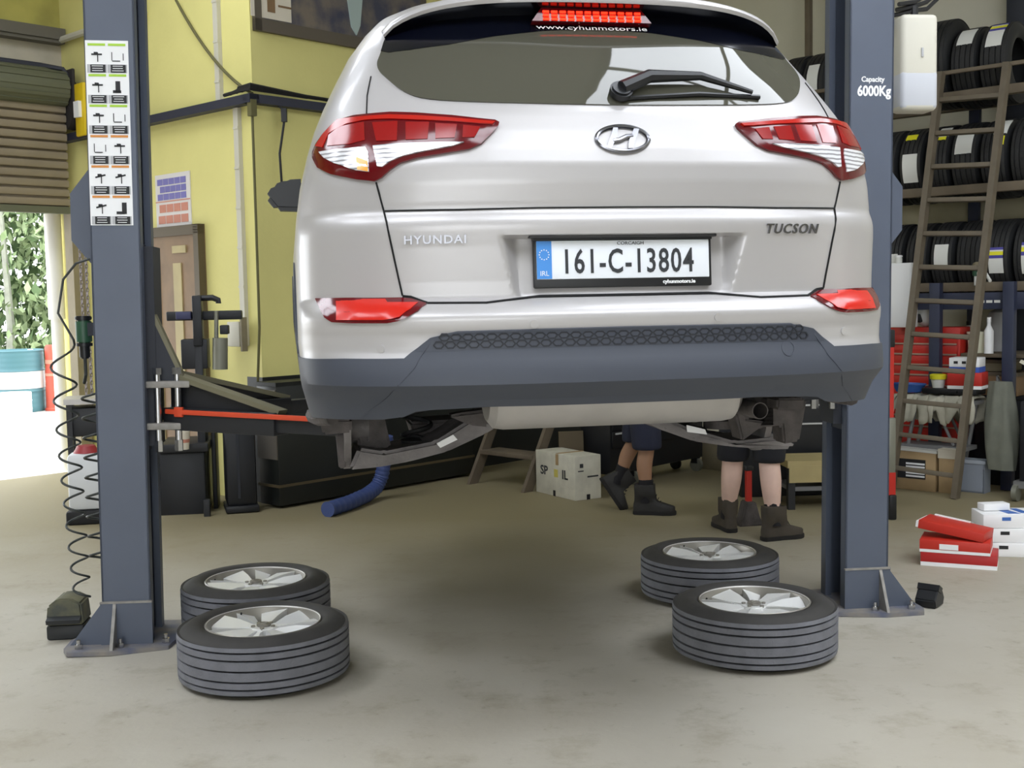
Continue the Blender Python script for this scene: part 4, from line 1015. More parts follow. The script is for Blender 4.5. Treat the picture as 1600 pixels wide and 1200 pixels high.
# white sack / container and red funnel behind the left post
bn = thing('white_canister', 'tall white canister with a black base behind the left post', 'canister', at_z(140, 815), .2)
mb = MB(); mb.box((.24, .22, .40), (0, 0, .30), bev=.03); mb.build('canister_body', M['wdrum'], bn); mb = MB(); mb.box((.28, .26, .10), (0, 0, .05), bev=.02); mb.build('canister_base', M['black'], bn)
mb = MB(); mb.cyl(.09, .05, (0, 0, .525), r2=.06); mb.build('red_cap', mat('dark_red', (140, 36, 40), 0.5), bn)
bt = thing('parts_bench', 'grey metal bench top with clutter behind the left post', 'bench', at_z(150, 800) + Vector((0, .25, 0)), .3)
mb = MB(); mb.box((.55, .4, .04), (0, .1, .82)); mb.build('bench_top', M['alu'], bt)
for x in (-.24, .24):
    for y in (-.06, .26): mb = MB(); mb.box((.04, .04, .80), (x, y, .40)); mb.build('leg', M['armblk'], bt)
mb = MB(); mb.box((.5, .3, .22), (0, .1, .66), bev=.02); mb.build('drawer', M['armblk'], bt)
# ================================================================== tyre changer and machines behind the left arm
M['mach'] = mat('machine_black', (26, 28, 34), 0.5, noise=0.3, nscale=5); M['machg'] = mat('machine_grey', (128, 128, 116), 0.4, 0.3); M['machb'] = mat('machine_blue', (48, 50, 84), 0.45)
b0 = at_z(345, 812); tc = thing('tyre_changer', 'black tyre changer with hooked column against the yellow wall', 'tyre changer', (b0.x, b0.y + .35, 0), ALPHA - PI/2 + 1.2)
TY = b0.y + .35
tc.rotation_euler = (0, 0, .15)
def tl(px, py, dy=0.0):
    p = at_y(px, py, TY + dy); return tc.matrix_basis.inverted() @ p
tc_m = Matrix.Translation(tc.location) @ Matrix.Rotation(.15, 4, 'Z'); tci = tc_m.inverted()
def tl(px, py, dy=0.0): return tci @ at_y(px, py, TY + dy)
def tbox(mb, x0, y0, x1, y1, d=.2, dy=0.0, bev=.008):
    a = tl(x0, y0, dy); b = tl(x1, y1, dy); c = (a + b) / 2; mb.box((abs(b.x - a.x), d, abs(a.z - b.z)), c, bev=bev); return mb
def tpart(name, m, *boxes, **k):
    mb = MB()
    for q in boxes: tbox(mb, *q[:4], **(q[4] if len(q) > 4 else {}))
    return mb.build(name, m, tc)
tpart('column', M['mach'], (301, 462, 318, 540, dict(d=.14)), (305, 528, 328, 800, dict(d=.2, dy=.05)))
mb = MB(); mb.tube([tl(308, 466), tl(332, 465), tl(341, 469), tl(341, 474)], .022, seg=8); mb.build('hook', M['mach'], tc)
tpart('horizontal_arm', M['mach'], (262, 487, 378, 499, dict(d=.10, dy=.1))); tpart('control_panel', M['machb'], (276, 487, 300, 499, dict(d=.12, dy=.0)))
mb = MB(); a = tl(338, 486, -.02); b = tl(338, 528, -.02); mb.tube([a, b], .016, seg=12); mb.build('ram_rod', M['machg'], tc)
mb = MB(); a = tl(344, 528, -.02); b = tl(344, 577, -.02); mb.tube([a, b], .055, seg=20); mb.build('air_cylinder', M['machg'], tc)
tpart('head_block', M['mach'], (285, 530, 327, 575, dict(d=.2, dy=.05)), (344, 508, 358, 522, dict(d=.1)))
tpart('machine_body', M['mach'], (255, 700, 330, 822, dict(d=.55, dy=.15, bev=.02)), (330, 640, 343, 800, dict(d=.2, dy=.2)))
tpart('turntable', M['armblk'], (256, 688, 330, 700, dict(d=.5, dy=.1)))
tpart('foot', M['armblk'], (318, 780, 330, 826, dict(d=.05, dy=-.2)), )
wb = thing('wheel_balancer', 'black wheel balancer cabinet between the tyre changer and the steel box', 'wheel balancer', at_z(371, 802) + Vector((0, .13, 0)), .3)
mb = MB(); mb.box((.22, .26, .62), (0, 0, .36), bev=.03); mb.build('cabinet', M['mach'], wb)
mb = MB(); mb.lathe([(0, 0), (.10, 0), (.11, .02), (.08, .05), (0, .06)], 24, Matrix.Translation((0, 0, .67))); mb.build('weight_tray', M['machg'], wb)
mb = MB(); mb.box((.24, .30, .05), (0, 0, .03), bev=.01); mb.build('base', M['armblk'], wb)
mb = MB(); mb.box((.02, .01, .5), (-.02, -.134, .36)); mb.build('edge_trim', M['postdark'], wb)
# paper cup / sealant tub on the machine
p = at_y(287, 688, TY - .25); cu = thing('paper_cup', 'cream paper cup with a red print perched on the tyre changer', 'cup', (p.x, p.y, tc_m.translation.z + at_y(287, 702, TY - .25).z))
mb = MB(); mb.lathe([(0, 0), (.036, 0), (.046, .13), (.042, .13), (.033, .01), (0, .01)], 24); mb.build('cup', M['ppale'], cu); mb = MB(); mb.lathe([(.041, .05), (.0435, .075)], 24); mb.build('printed_band', M['note_r'], cu)
# low steel box in front of the dado wall
p0 = at_z(437, 796); bu0 = p0.dot(U); bv0 = p0.dot(V)
sbx = thing('steel_bench', 'long low black steel cabinet along the back wall beneath the car', 'cabinet', uv(bu0, bv0, 0), ALPHA)
mb = MB(); mb.box((2.05, .25, .90), (1.03, .125, .47), bev=.01); mb.build('cabinet_body', mat('black_steel', (30, 33, 31), 0.45, noise=0.3, nscale=3), sbx)
mb = MB(); mb.box((2.07, .26, .02), (1.03, .125, .17)); mb.build('ledge', M['woodframe'], sbx)
mb = MB(); mb.box((.01, .24, .52), (-.001, .125, .63)); mb.build('lit_end_face', mat('brown_grey_lit_end', (96, 90, 82), 0.6), sbx)  # lighter end: the light on this face is put into its colour
mb = MB(); mb.box((2.06, .255, .03), (1.03, .125, .93)); mb.build('worktop', M['dado'], sbx)
# blue ribbed hose
M['bluehose'] = mat('blue_hose', (62, 78, 128), 0.5)
mb = MB(); A_ = [at_z(512, 796, .055), at_z(545, 786, .055), at_z(572, 774, .06), at_z(588, 762, .09)]
e = A_[-1]; A_ += [e + Vector((.04, .03, .08)), e + Vector((.07, .02, .22)), e + Vector((.09, .0, .42))]
dense = []
for i in range(len(A_) - 1):
    for k in range(12): dense.append(A_[i].lerp(A_[i+1], k / 12))
for _ in range(6): dense = [dense[0]] + [(dense[i-1] + dense[i] * 2 + dense[i+1]) / 4 for i in range(1, len(dense) - 1)] + [dense[-1]]
mb.tube(dense, [.052 + (.006 if i % 3 == 0 else 0) for i in range(len(dense))], seg=16)
loose('exhaust_hose', mb, M['bluehose'], 'blue ribbed extraction hose lying in front of the low black cabinet', 'hose', ang=60)
# ================================================================== right side: racks of tyres
M['rackbar'] = mat('brown_rack_steel', (104, 92, 74), 0.6, noise=0.25, nscale=6); M['navy'] = mat('navy_rack_steel', (38, 44, 66), 0.5); M['newtyre'] = mat('new_tyre_rubber', (34, 34, 34), 0.62, bump=0.4, bscale=70); M['newside'] = mat('new_tyre_side', (22, 23, 25), 0.6)
M['paper'] = mat('label_paper', (218, 218, 212), 0.6); M['ylw'] = mat('yellow_label', (226, 220, 40), 0.6); M['indigo'] = mat('indigo_label', (74, 70, 150), 0.6)
M['ladder'] = mat('grey_brown_ladder', (104, 94, 78), 0.6, noise=0.2, nscale=8); M['cardb'] = mat('cardboard', (168, 142, 104), 0.75, noise=0.15, nscale=6)
RFU = 9.2                 # front line of the rack
def rk(px, py, off=0.0): return at_plane(px, py, U, RFU + off)
zT = rk(1500, 140).z - .02; zM = rk(1500, 291).z; zL = rk(1520, 442).z
vA = rk(1205, 150).dot(V) + .6; vB = rk(1640, 150).dot(V) - .4
rack = thing('tyre_rack', 'long brown and navy steel rack holding three rows of new tyres', 'tyre rack', uv(RFU, (vA + vB) / 2, 0), ALPHA)
rvc = (vA + vB) / 2; RL = abs(vA - vB)
def rbox(name, m, du, dv, z, su, sv, sz): mb = MB(); mb.box((su, sv, sz), (du, dv, z), bev=.004); return mb.build(name, m, rack)
for z, m in ((zT, M['rackbar']), (zM, M['rackbar']), (zL, M['rackbar'])):
    for du in (-.015, .535): rbox('shelf_beam', m, du, 0, z - .03, .08, RL, .07)
rbox('guard_rail', M['rackbar'], -.11, 0, rk(1500, 115).z, .03, RL, .03)
rbox('label_beam', M['navy'], -.03, 0, zL - .14, .05, RL, .13)
for px in (1469, 1583):
    dv = rk(px, 600).dot(V) - rvc
    rbox('upright', M['navy'], -.09, dv, zL / 2 + .005, .07, .085, zL - .0); rbox('upright', M['navy'], .65, dv, (zT + .2) / 2, .06, .085, zT + .2)
for px in (1205, 1245): rbox('upright', M['rackbar'], .65, rk(px, 40).dot(V) - rvc, 2.5, .06, .05, 5.0)
dv = at_plane(1588, 60, U, RFU + .7).dot(V) - rvc; rbox('upright', M['postdark'], .80, dv, 2.6, .16, .18, 5.2)
text('HI-RACK', .07, Matrix.Translation((-.038, rk(1540, 460).dot(V) - rvc, zL - .14)) @ Matrix.Rotation(-PI/2, 4, 'Z') @ RX, M['paper'], rack, 'beam_lettering', sx=1.1) if False else None
mb = MB()
for k in range(7): mb.box((.004, .045, .02), (-.057, rk(1520, 460).dot(V) - rvc - .06 * k + .15, zL - .145))
mb.build('beam_print', M['paper'], rack)
sb_ = MB(); sb_.box((.55, .92, .03), (.26, rk(1502, 555).dot(V) - rvc - .46, rk(1520, 555).z), bev=.003); sb_.build('lower_shelf', M['rackbar'], rack)
tb = {}; rows_ = {}
def new_tyre(R, Wd):
    key = (R, Wd)
    if key not in tb:
        mb = tyre_mesh(R, Wd, R * .60, [.55, .2, -.2, -.55], 48)
        o = mb.build('tyre', [M['newtyre'], M['newside'], M['black']], None, 40); tb[key] = o.data; bpy.data.objects.remove(o)
    return tb[key]
def rack_tyre(px, pyc, z, R, Wd, label, stick=(), lean=0.0):
    """a tyre standing on the two beams of a shelf, axle along the rack"""
    h = math.sqrt(R * R - .235 ** 2)
    c = at_plane(px, pyc, U, RFU + .26 - R); v = c.dot(V)
    row = rows_.setdefault((z, px < 1300), [])
    if row: v = max(v, row[-1][0] + (row[-1][1] + Wd) / 2 + .006)
    row.append((v, Wd))
    o = bpy.data.objects.new('tyre', new_tyre(R, Wd)); COL.objects.link(o)
    o.location = uv(RFU + .26, v, z + .0065 + h); o.rotation_euler = Euler((PI/2, 0, ALPHA + lean)); tag(o, label, 'tyre', 'new tyres on the rack')
    # local frame: z = axle (towards -v after rotation), x = u
    for (a0, a1, w, off, bands) in stick:
        n = 8; 
        for (f0, f1, mm) in bands:
            vs = []; fs = []
            for i in range(n + 1):
                a = math.radians(a0 + (a1 - a0) * (f0 + (f1 - f0) * i / n)); r = R + .003
                for zz in (off - w/2, off + w/2): vs.append((-r * math.cos(a), r * math.sin(a), zz))
                for zz in (off + w/2, off - w/2): vs.append((-(r - .006) * math.cos(a), (r - .006) * math.sin(a), zz))
            for i in range(n):
                b = i * 4
                for q in range(4): fs.append((b + q, b + (q+1) % 4, b + 4 + (q+1) % 4, b + 4 + q))
            mb = MB(); mb.mesh(vs, fs); s_ = mb.build('label_sticker', mm, o, recalc=True)
    return o
W1 = [(0, 1, M['paper'])]
STR = [(0, .10, M['indigo']), (.10, .16, M['paper']), (.16, .30, M['ylw']), (.30, .42, M['indigo']), (.42, 1, M['paper'])]
def st_(a_top, a_bot, w=.11, off=0, bands=W1): return (a_top, a_bot, w, off, bands)
rack_tyre(1550, 70, zT, .31, .23, 'black tyre on the top rack row with a yellow-striped white label, nearest the pillar', [st_(66, 18, .12, .0, STR)])
rack_tyre(1505, 70, zT, .31, .215, 'black tyre on the top rack row with one plain white label', [st_(62, 28, .12)])
rack_tyre(1465, 60, zT, .35, .24, 'tall black tyre on the top rack row, just right of the white tank')
rack_tyre(1268, 115, zT, .31, .22, 'black tyre on the top rack row beside the right post with a long white label', [st_(35, -35, .10)])
rack_tyre(1235, 115, zT, .31, .22, 'black tyre on the top rack row showing just above the car roof, without a label')
rack_tyre(1597, 240, zM, .305, .21, 'middle-row tyre at the right edge of the photo without a label')
rack_tyre(1550, 240, zM, .305, .22, 'middle-row tyre behind the right ladder rail with a yellow tag under a white label', [st_(66, 34, .10, .04), st_(30, 16, .06, .05, [(0, 1, M['ylw'])])])
rack_tyre(1508, 240, zM, .305, .22, 'middle-row tyre framed between the ladder rails with a large white label', [st_(48, 8, .13, .0)])
rack_tyre(1473, 240, zM, .305, .20, 'middle-row tyre behind the ladder with a white and yellow label near its top', [st_(62, 40, .09, .03), st_(40, 34, .06, .03, [(0, 1, M['ylw'])])])
rack_tyre(1437, 240, zM, .305, .21, 'middle-row tyre with a yellow square above a long white label', [st_(52, 40, .09, -.02, [(0, 1, M['ylw'])]), st_(15, -28, .12)])
rack_tyre(1407, 240, zM, .305, .20, 'black unlabelled tyre on the middle rack row beside the right post')
rack_tyre(1602, 390, zL, .30, .22, 'bottom-row tyre with a blue and yellow striped label at the right photo edge', [st_(20, -26, .12, .03, STR)])
rack_tyre(1567, 390, zL, .30, .21, 'bottom-row tyre with a blue and yellow striped label, second from the photo edge', [st_(14, -24, .11, 0, STR)])
rack_tyre(1530, 390, zL, .30, .21, 'bottom-row tyre right of the ladder without a label')
rack_tyre(1490, 390, zL, .30, .20, 'bottom-row tyre between the ladder rails with a tall white label', [st_(22, -16, .11)])
rack_tyre(1452, 390, zL, .30, .20, 'bottom-row tyre seen left of the ladder with two small white labels', [st_(-8, -19, .09), st_(-21, -33, .10, -.03)])
rack_tyre(1412, 390, zL, .30, .19, 'bottom-row tyre with a small white label over the white metal box', [st_(10, -12, .10)])
# backing sheets behind the tyres
mb = MB(); slab(RFU + .69, RFU + .72, vB, vA, 2.10, 2.30, mb); mb.build
loose('backing_board', mb, mat('beige_board', (176, 168, 140), 0.7, noise=0.2, nscale=3), 'beige board at the back of the rack above the bottom row of tyres', 'board')
# ladder leaning on the rack
Lf = at_z(1441, 774, .0); Lt = at_plane(1521, 106, U, RFU - .172); ax = -V; wl = .50
ld = thing('ladder', 'tall brown steel ladder leaning on the tyre rack', 'ladder', Lf)
d_ = Lt - Lf
d_ = d_ - V * d_.dot(V) * .0
for s_, nm in ((-.5, 'rail'), (.5, 'rail')):
    mb = MB(); n_ = d_.normalized(); a = ax * (wl * s_)
    q = n_.to_track_quat('Z', 'Y').to_matrix().to_4x4(); xx_ = ax; yy_ = n_.cross(xx_).normalized(); xx_ = yy_.cross(n_)
    Tm = Matrix(((*xx_, 0), (*yy_, 0), (*n_, 0), (0, 0, 0, 1))).transposed(); Tm.translation = a + d_ / 2
    mb.box((.045, .07, d_.length), T=Tm); mb.build('rail', M['ladder'], ld)
for k in range(12):
    f = (.055 + k * .0795); c = d_ * f; Tr = Tm.copy(); Tr.translation = c
    mb = MB(); mb.box((wl - .04, .05, .035), T=Tr, bev=.004); mb.build('rung', M['ladder'], ld)
# white fluid tank hung beside the right post
tp_ = at_y(1428, 100, 6.05); zt0, zt1 = at_y(1428, 176, 6.05).z, at_y(1428, 26, 6.05).z; tw = 58 / FPX * 6.05
tk = thing('fluid_tank', 'white plastic fluid tank hung beside the right post', 'tank', (tp_.x, tp_.y, zt0), BETA)
mb = MB(); mb.box((tw, .14, zt1 - zt0), (0, 0, (zt1 - zt0) / 2), bev=.025, seg=3); mb.build('tank_body', mat('tank_plastic', (206, 202, 188), 0.5), tk)
mb = MB(); mb.box((tw + .002, .142, (zt1 - zt0) * .42), (0, 0, (zt1 - zt0) * .22), bev=.024, seg=3); mb.build('fluid_level', mat('tank_fluid', (194, 196, 202), 0.5), tk)
mb = MB(); mb.box((.012, .006, .045), (0.01, -.073, (zt1 - zt0) * .60), bev=.002); mb.build('tank_mark', M['grey_p'], tk)
mb = MB(); mb.box((.16, .03, .03), (-.13, .05, (zt1 - zt0) * .95)); mb.box((.16, .03, .03), (-.13, .05, .1)); mb.build('wall_bracket', M['postdark'], tk)
mb = MB(); h_ = zt1 - zt0
for k in range(3): mb.tube([(-.10, .02 - .03 * k, h_ + .01 + .02 * k), (.0, 0.0, h_ + .03 + .02 * k), (.09, .05, h_ + .05 + .035 * k), (.25, .12, h_ + .18 + .03 * k)], .011, seg=6)
mb.tube([(0, 0, h_ - .01), (0, 0, h_ + .05)], .02); mb.build('black_hoses', M['blkcable'], tk)
# ---- red tool cabinet with drawers, white metal box above
M['redtool'] = mat('red_tool_paint', (192, 44, 34), 0.4, noise=0.12, nscale=4); M['reddark'] = mat('dark_red_tool', (116, 26, 26), 0.5); M['lipm'] = mat('drawer_lip', (176, 148, 130), 0.4, 0.3)
CBU = 9.19
c0 = at_plane(1385, 560, U, CBU).dot(V); c1 = at_plane(1500, 560, U, CBU).dot(V); cw = abs(c0 - c1); cz1 = at_plane(1440, 511, U, CBU).z; cz0 = .30
tcab = thing('tool_cabinet', 'tall red tool cabinet with many shallow drawers behind the ladder', 'tool cabinet', uv(CBU, (c0 + c1) / 2, 0), ALPHA)
mb = MB(); mb.box((.40 - .20, cw, cz1 - cz0), (.10, 0, (cz0 + cz1) / 2), bev=.006); mb.build('cabinet_body', M['redtool'], tcab)
mb = MB(); mb.box((.18, cw * .96, cz0 - .08), (.10, 0, .08 + (cz0 - .08) / 2)); mb.build('plinth', M['reddark'], tcab)
for k in range(11):
    z = cz1 - .09 - k * .083; hh = .075
    mb = MB(); mb.box((.012, cw * .94, hh), (-.006, 0, z - hh/2 + .03), bev=.003); dd = mb.build('drawer', M['redtool'], tcab)
    mb = MB(); mb.box((.014, cw * .93, .012), (-.016, 0, z - hh + .032)); mb.build('pull_lip', M['lipm'], dd)
for sy in (-.4, .4):
    for sx in (.04, .16): mb = MB(); mb.cyl(.04, .025, (sx, cw * sy, .04), (PI/2, 0, 0), 16); mb.build('castor', M['black'], tcab)
WBU = 9.012
w0 = at_plane(1388, 460, U, WBU).dot(V); w1 = at_plane(1424, 460, U, WBU).dot(V); wz0, wz1 = cz1 + .002, at_plane(1405, 411, U, WBU).z
wbx = thing('metal_box', 'plain white metal box hooked on the rack front beside the right post', 'box', uv(WBU + .06, (w0 + w1) / 2, wz0), ALPHA)
mb = MB(); mb.box((.13, abs(w0 - w1), wz1 - wz0), (0, 0, (wz1 - wz0) / 2), bev=.008); mb.build('box_body', M['white'], wbx)
mb = MB(); mb.box((.006, abs(w0 - w1) * .9, (wz1 - wz0) * .94), (-.066, 0, (wz1 - wz0) / 2), bev=.002); mb.build('box_door', M['white'], wbx)
cb = uv(WBU + .06, w0 * .7 + w1 * .3, wz1); bt_ = thing('small_jar', 'small white jar standing on top of the white metal box', 'jar', cb); mb = MB(); mb.cyl(.028, .045, (0, 0, .0225), bev=.004); mb.build('jar_body', M['paper'], bt_); mb = MB(); mb.cyl(.03, .018, (0, 0, .054), bev=.003); mb.build('jar_lid', M['white'], bt_)
def onshelf(px, py, off): return at_plane(px, py, U, RFU + off)
# things on the lower shelf
shz = rk(1520, 555).z + .016
def shelf_loc(px, off, z=None): p = at_plane(px, 540, U, RFU + off); return uv(RFU + off, p.dot(V), shz if z is None else z)
bk = thing('bucket', 'cream plastic bucket on the lower rack shelf', 'bucket', shelf_loc(1529, .10))
mb = MB(); mb.lathe([(0, 0), (.075, 0), (.085, .15), (.09, .15), (.09, .165), (.082, .165), (.07, .01), (0, .01)], 28); mb.build('bucket_body', mat('cream_plastic', (206, 204, 180), 0.5), bk); mb = MB(); mb.tube([(.088 * math.cos(a), .088 * math.sin(a) * .3 - .06, .14 - .05 * math.sin(a)) for a in [PI * i / 10 for i in range(11)]], .003, seg=5); mb.build('bail_handle', M['steel'], bk)
gc = thing('gas_cylinder', 'pale grey gas cylinder standing on the lower rack shelf', 'gas cylinder', shelf_loc(1560, .36))
mb = MB(); mb.lathe([(0, 0), (.085, 0), (.09, .02), (.09, .26), (.07, .31), (.03, .335), (0, .335)], 32); mb.build('cylinder_body', mat('pale_grey_cyl', (178, 178, 180), 0.45), gc); mb = MB(); mb.cyl(.018, .04, (0, 0, .35)); mb.box((.05, .012, .012), (0, 0, .37)); mb.build('valve', M['steel'], gc)
def bottle(px, off, r, h, m, label, capm, z=None, nm='bottle'):
    b = thing(nm, label, 'bottle', shelf_loc(px, off, z)); mb = MB(); mb.lathe([(0, 0), (r, 0), (r, h * .62), (r * .4, h * .78), (r * .38, h * .86), (0, h * .86)], 20); mb.build('bottle_body', m, b); mb = MB(); mb.cyl(r * .45, h * .14, (0, 0, h * .93)); mb.build('bottle_cap', capm, b); return b
bottle(1545, .0, .035, .28, M['white'], 'slim white bottle between the cream bucket and the grey gas cylinder', M['white'])
bottle(1514, .33, .05, .24, M['paper'], 'pale bottle on the lower rack shelf left of the cream bucket', M['black'])
bottle(1522, .44, .04, .26, mat('dark_blue_plastic', (40, 42, 74), 0.5), 'dark blue bottle behind the cream bucket on the lower rack shelf', M['black'])
hl = thing('welding_mask', 'white and black welding mask lying on top of the red tool cabinet', 'mask', uv(CBU + .09, at_plane(1438, 500, U, CBU).dot(V), cz1))
mb = MB(); mb.sph(.09, (0, 0, .10), (.8, .75, 1.1)); mb.build('mask_shell', M['paper'], hl); mb = MB(); mb.box((.03, .11, .07), (-.065, -.02, .07), (0, -.3, 0), bev=.01); mb.build('visor', M['black'], hl)
p = rk(1533, 424); sp1 = thing('spray_gun', 'small dark green and white spray gun hooked on the bottom rack beam', 'spray gun', uv(RFU - .088, p.dot(V), zL - .02))
mb = MB(); mb.cyl(.03, .06, (0, 0, .10), bev=.006); mb.build('gun_body', M['greenp'], sp1); mb = MB(); mb.cyl(.018, .075, (0, 0, .037)); mb.build('white_nozzle', M['white'], sp1); mb = MB(); mb.sph(.032, (0, 0, .155), (1, 1, .8)); mb.build('gauge', M['guide'], sp1)
mb = MB(); mb.box((.02, .02, .02), (0, -.04, .09)); mb.tube([(0, -.04, .09), (0, -.16, .10), (0, -.26, .03)], .012); mb.build('lever', M['paper'], sp1)
def crate_box(name, label, cat, px, u, z, su, sv, sz, m, rz=0.0, bev=.006, py=560, lid=None):
    v = at_plane(px, py, U, u).dot(V); o = thing(name, label, cat, uv(u, v, z), ALPHA + rz); mb = MB(); mb.box((su, sv, sz), (0, 0, sz / 2), bev=bev); mb.build('box_body', m, o)
    if lid: mb = MB(); mb.box((su + .008, sv + .008, lid[1]), (0, 0, sz - lid[1] / 2 + .003), bev=.003); mb.build('box_lid', lid[0], o)
    return o
crate_box('storage_box', 'grey-brown box under the lower rack shelf, upper of two', 'box', 1560, RFU + .27, .892, .3, .26, .09, M['guide'], lid=(M['rackbar'], .03))
crate_box('storage_box', 'brown box under the lower rack shelf, lower of two', 'box', 1570, RFU + .28, .704, .34, .32, .18, M['wooddoor'], lid=(M['rackbar'], .03))
crate_box('bench_block', 'dark cabinet at floor level under the rack behind the draped jacket', 'cabinet', 1578, RFU + .28, 0, .36, .40, .70, M['mach'], lid=(M['black'], .03))
# ---- folding work trolley with cloth and its load
tu = 8.92; tz = at_plane(1470, 622, U, tu).z
t0 = at_plane(1402, 622, U, tu).dot(V); t1 = at_plane(1532, 622, U, tu).dot(V); tvw = abs(t0 - t1); tvc = (t0 + t1) / 2
tr_ = thing('work_trolley', 'grey folding work trolley under the rumpled cream cloth', 'trolley', uv(tu, tvc, 0), ALPHA)
M['trol'] = mat('trolley_grey', (112, 112, 112), 0.5)
mb = MB(); mb.box((.20, tvw * .96, .03), (0, 0, tz - .02)); mb.build('trolley_top', M['trol'], tr_)
mb = MB(); mb.box((.22, tvw * .8, .03), (0, 0, .33)); mb.build('lower_shelf', M['trol'], tr_)
for sx in (-.09, .09):
    mb = MB(); mb.tube([(sx, -tvw * .22, 0.0), (sx, -tvw * .40, tz - .03)], .016, seg=8); mb.build('leg', M['trol'], tr_)
    mb = MB(); mb.tube([(sx, tvw * .40, 0.0), (sx, tvw * .2, tz - .03)], .016, seg=8); mb.build('leg', M['trol'], tr_)
    mb = MB(); mb.tube([(sx, -tvw * .25, .35), (sx, -tvw * .05, .62)], .012, seg=8); mb.build('brace', M['trol'], tr_)
def cloth(name, label, u0, u1, v0, v1, z, drop, m, seed, hem=.06):
    random.seed(seed); n1, n2 = 18, 40; vs = []; fs = []; uu = abs(u1 - u0)
    for j in range(n2 + 1):
        v = v0 + (v1 - v0) * j / n2
        dr = drop * (.45 + .55 * abs(math.sin(j * .33 + seed)) ** 1.2) + .02 * math.sin(j * 1.3)
        for i in range(n1 + 1):
            s_ = i / n1 * (uu + 2 * dr) - dr
            w = .012 * math.sin(j * .9 + i * .4) + .008 * math.sin(j * 2.1 - i)
            if s_ < 0: p = (u0 - .012 - .02 * abs(math.sin(j * .7)), z + s_)
            elif s_ > uu: p = (u1 + .012, z - (s_ - uu))
            else: p = (u0 + s_, z + .012 + abs(w))
            vs.append(uv(p[0], v + w, p[1]))
    for j in range(n2):
        for i in range(n1): a = j * (n1 + 1) + i; fs.append((a, a + 1, a + n1 + 2, a + n1 + 1))
    mb = MB(); mb.mesh(vs, fs); o = loose(name, mb, m, label, 'cloth', ang=70); md = o.modifiers.new('thick', 'SOLIDIFY'); md.thickness = .004; return o
M['clothm'] = mat('cream_cloth', (186, 182, 164), 0.85, noise=0.3, nscale=7)
cloth('dust_sheet', 'rumpled cream cloth draped over the work trolley', tu - .11, tu + .11, t0, t1, tz, .20, M['clothm'], 2)
tz2 = tz + .038
def ontop(px, u, z, py=605): return uv(u, at_plane(px, py, U, u).dot(V), z)
tu_ = tu
cs = thing('tool_case', 'flat black case lying on the cream cloth', 'case', ontop(1490, tu + .01, tz2), ALPHA); mb = MB(); mb.box((.20, .42, .045), (0, 0, .0225), bev=.008); mb.build('case_body', M['blacksat'], cs); mb = MB(); mb.box((.02, .14, .02), (-.105, 0, .022), bev=.004); mb.build('case_handle', M['black'], cs)
bw_ = thing('blue_tray', 'blue plastic tray at the left end of the trolley', 'tray', ontop(1420, tu, tz2), ALPHA); mb = MB(); mb.lathe([(0, 0), (.10, 0), (.135, .06), (.14, .06), (.14, .068), (.13, .068), (.095, .008), (0, .008)], 28, Matrix.Diagonal((.62, 1.0, 1, 1))); mb.build('tray_body', mat('blue_plastic', (48, 88, 158), 0.45), bw_)
yt = thing('yellow_tub', 'yellow-lidded white tub on the black case', 'tub', ontop(1466, tu - .02, tz2 + .045), ALPHA); mb = MB(); mb.lathe([(0, 0), (.042, 0), (.056, .07), (0, .07)], 24); mb.build('tub_body', M['paper'], yt); mb = MB(); mb.lathe([(0, .066), (.062, .066), (.064, .10), (.05, .105), (0, .105)], 24); mb.build('tub_lid', M['ylw'], yt)
rb = thing('parts_box', 'red parts box with white edges on the black case', 'box', ontop(1512, tu, tz2 + .046), ALPHA + .12); mb = MB(); mb.box((.19, .25, .025), (0, 0, .0125)); mb.build('white_base', M['white'], rb); mb = MB(); mb.box((.19, .25, .10), (0, 0, .075), bev=.004); mb.build('red_sleeve', M['redtool'], rb)
rb2 = thing('parts_box', 'blue and white parts box topping the red one on the trolley', 'box', ontop(1511, tu, tz2 + .172), ALPHA + .12); mb = MB(); mb.box((.18, .22, .04), (0, 0, .02)); mb.build('blue_base', mat('box_blue', (60, 92, 178), 0.5), rb2); mb = MB(); mb.box((.18, .22, .07), (0, 0, .075), bev=.004); mb.build('white_sleeve', M['white'], rb2)
mb = MB(); [mb.box((.002, .03, .02), (-.0915, -.06 + .06 * k, .075)) for k in range(3)]; mb.build('box_print', M['black_p'], rb2)
# below and around the trolley
cbx = thing('cardboard_box', 'cardboard box with a black and white printed label under the ladder', 'box', uv(8.757, at_plane(1428, 740, U, 8.73).dot(V), 0), ALPHA)
mb = MB(); mb.box((.09, .36, .30), (0, 0, .15), bev=.004); mb.build('box_body', M['cardb'], cbx); mb = MB(); mb.box((.004, .26, .15), (-.046, .03, .165)); mb.build('printed_label', M['black_p'], cbx)
mb = MB(); [mb.box((.003, .15, .014), (-.0485, -.02, .11 + .024 * k)) for k in range(5)]; mb.build('label_lines', M['white'], cbx)
mb = MB(); mb.box((.095, .37, .02), (0, 0, .31), (.03, .0, 0)); mb.build('box_lid', M['paper'], cbx)
cb2 = thing('cardboard_box', 'narrow upright brown cardboard box right of the ladder foot', 'box', uv(8.757, at_plane(1481, 740, U, 8.73).dot(V), 0), ALPHA); mb = MB(); mb.box((.09, .13, .31), (0, 0, .155), bev=.004); mb.build('box_body', M['cardb'], cb2); mb = MB(); mb.box((.095, .14, .07), (0, 0, .30)); mb.build('box_lid', M['ppale'], cb2)
gcr = thing('plastic_crate', 'grey plastic crate on the floor under the trolley', 'crate', uv(8.92, at_plane(1503, 740, U, 8.86).dot(V), 0), ALPHA); mb = MB(); n_ = .012
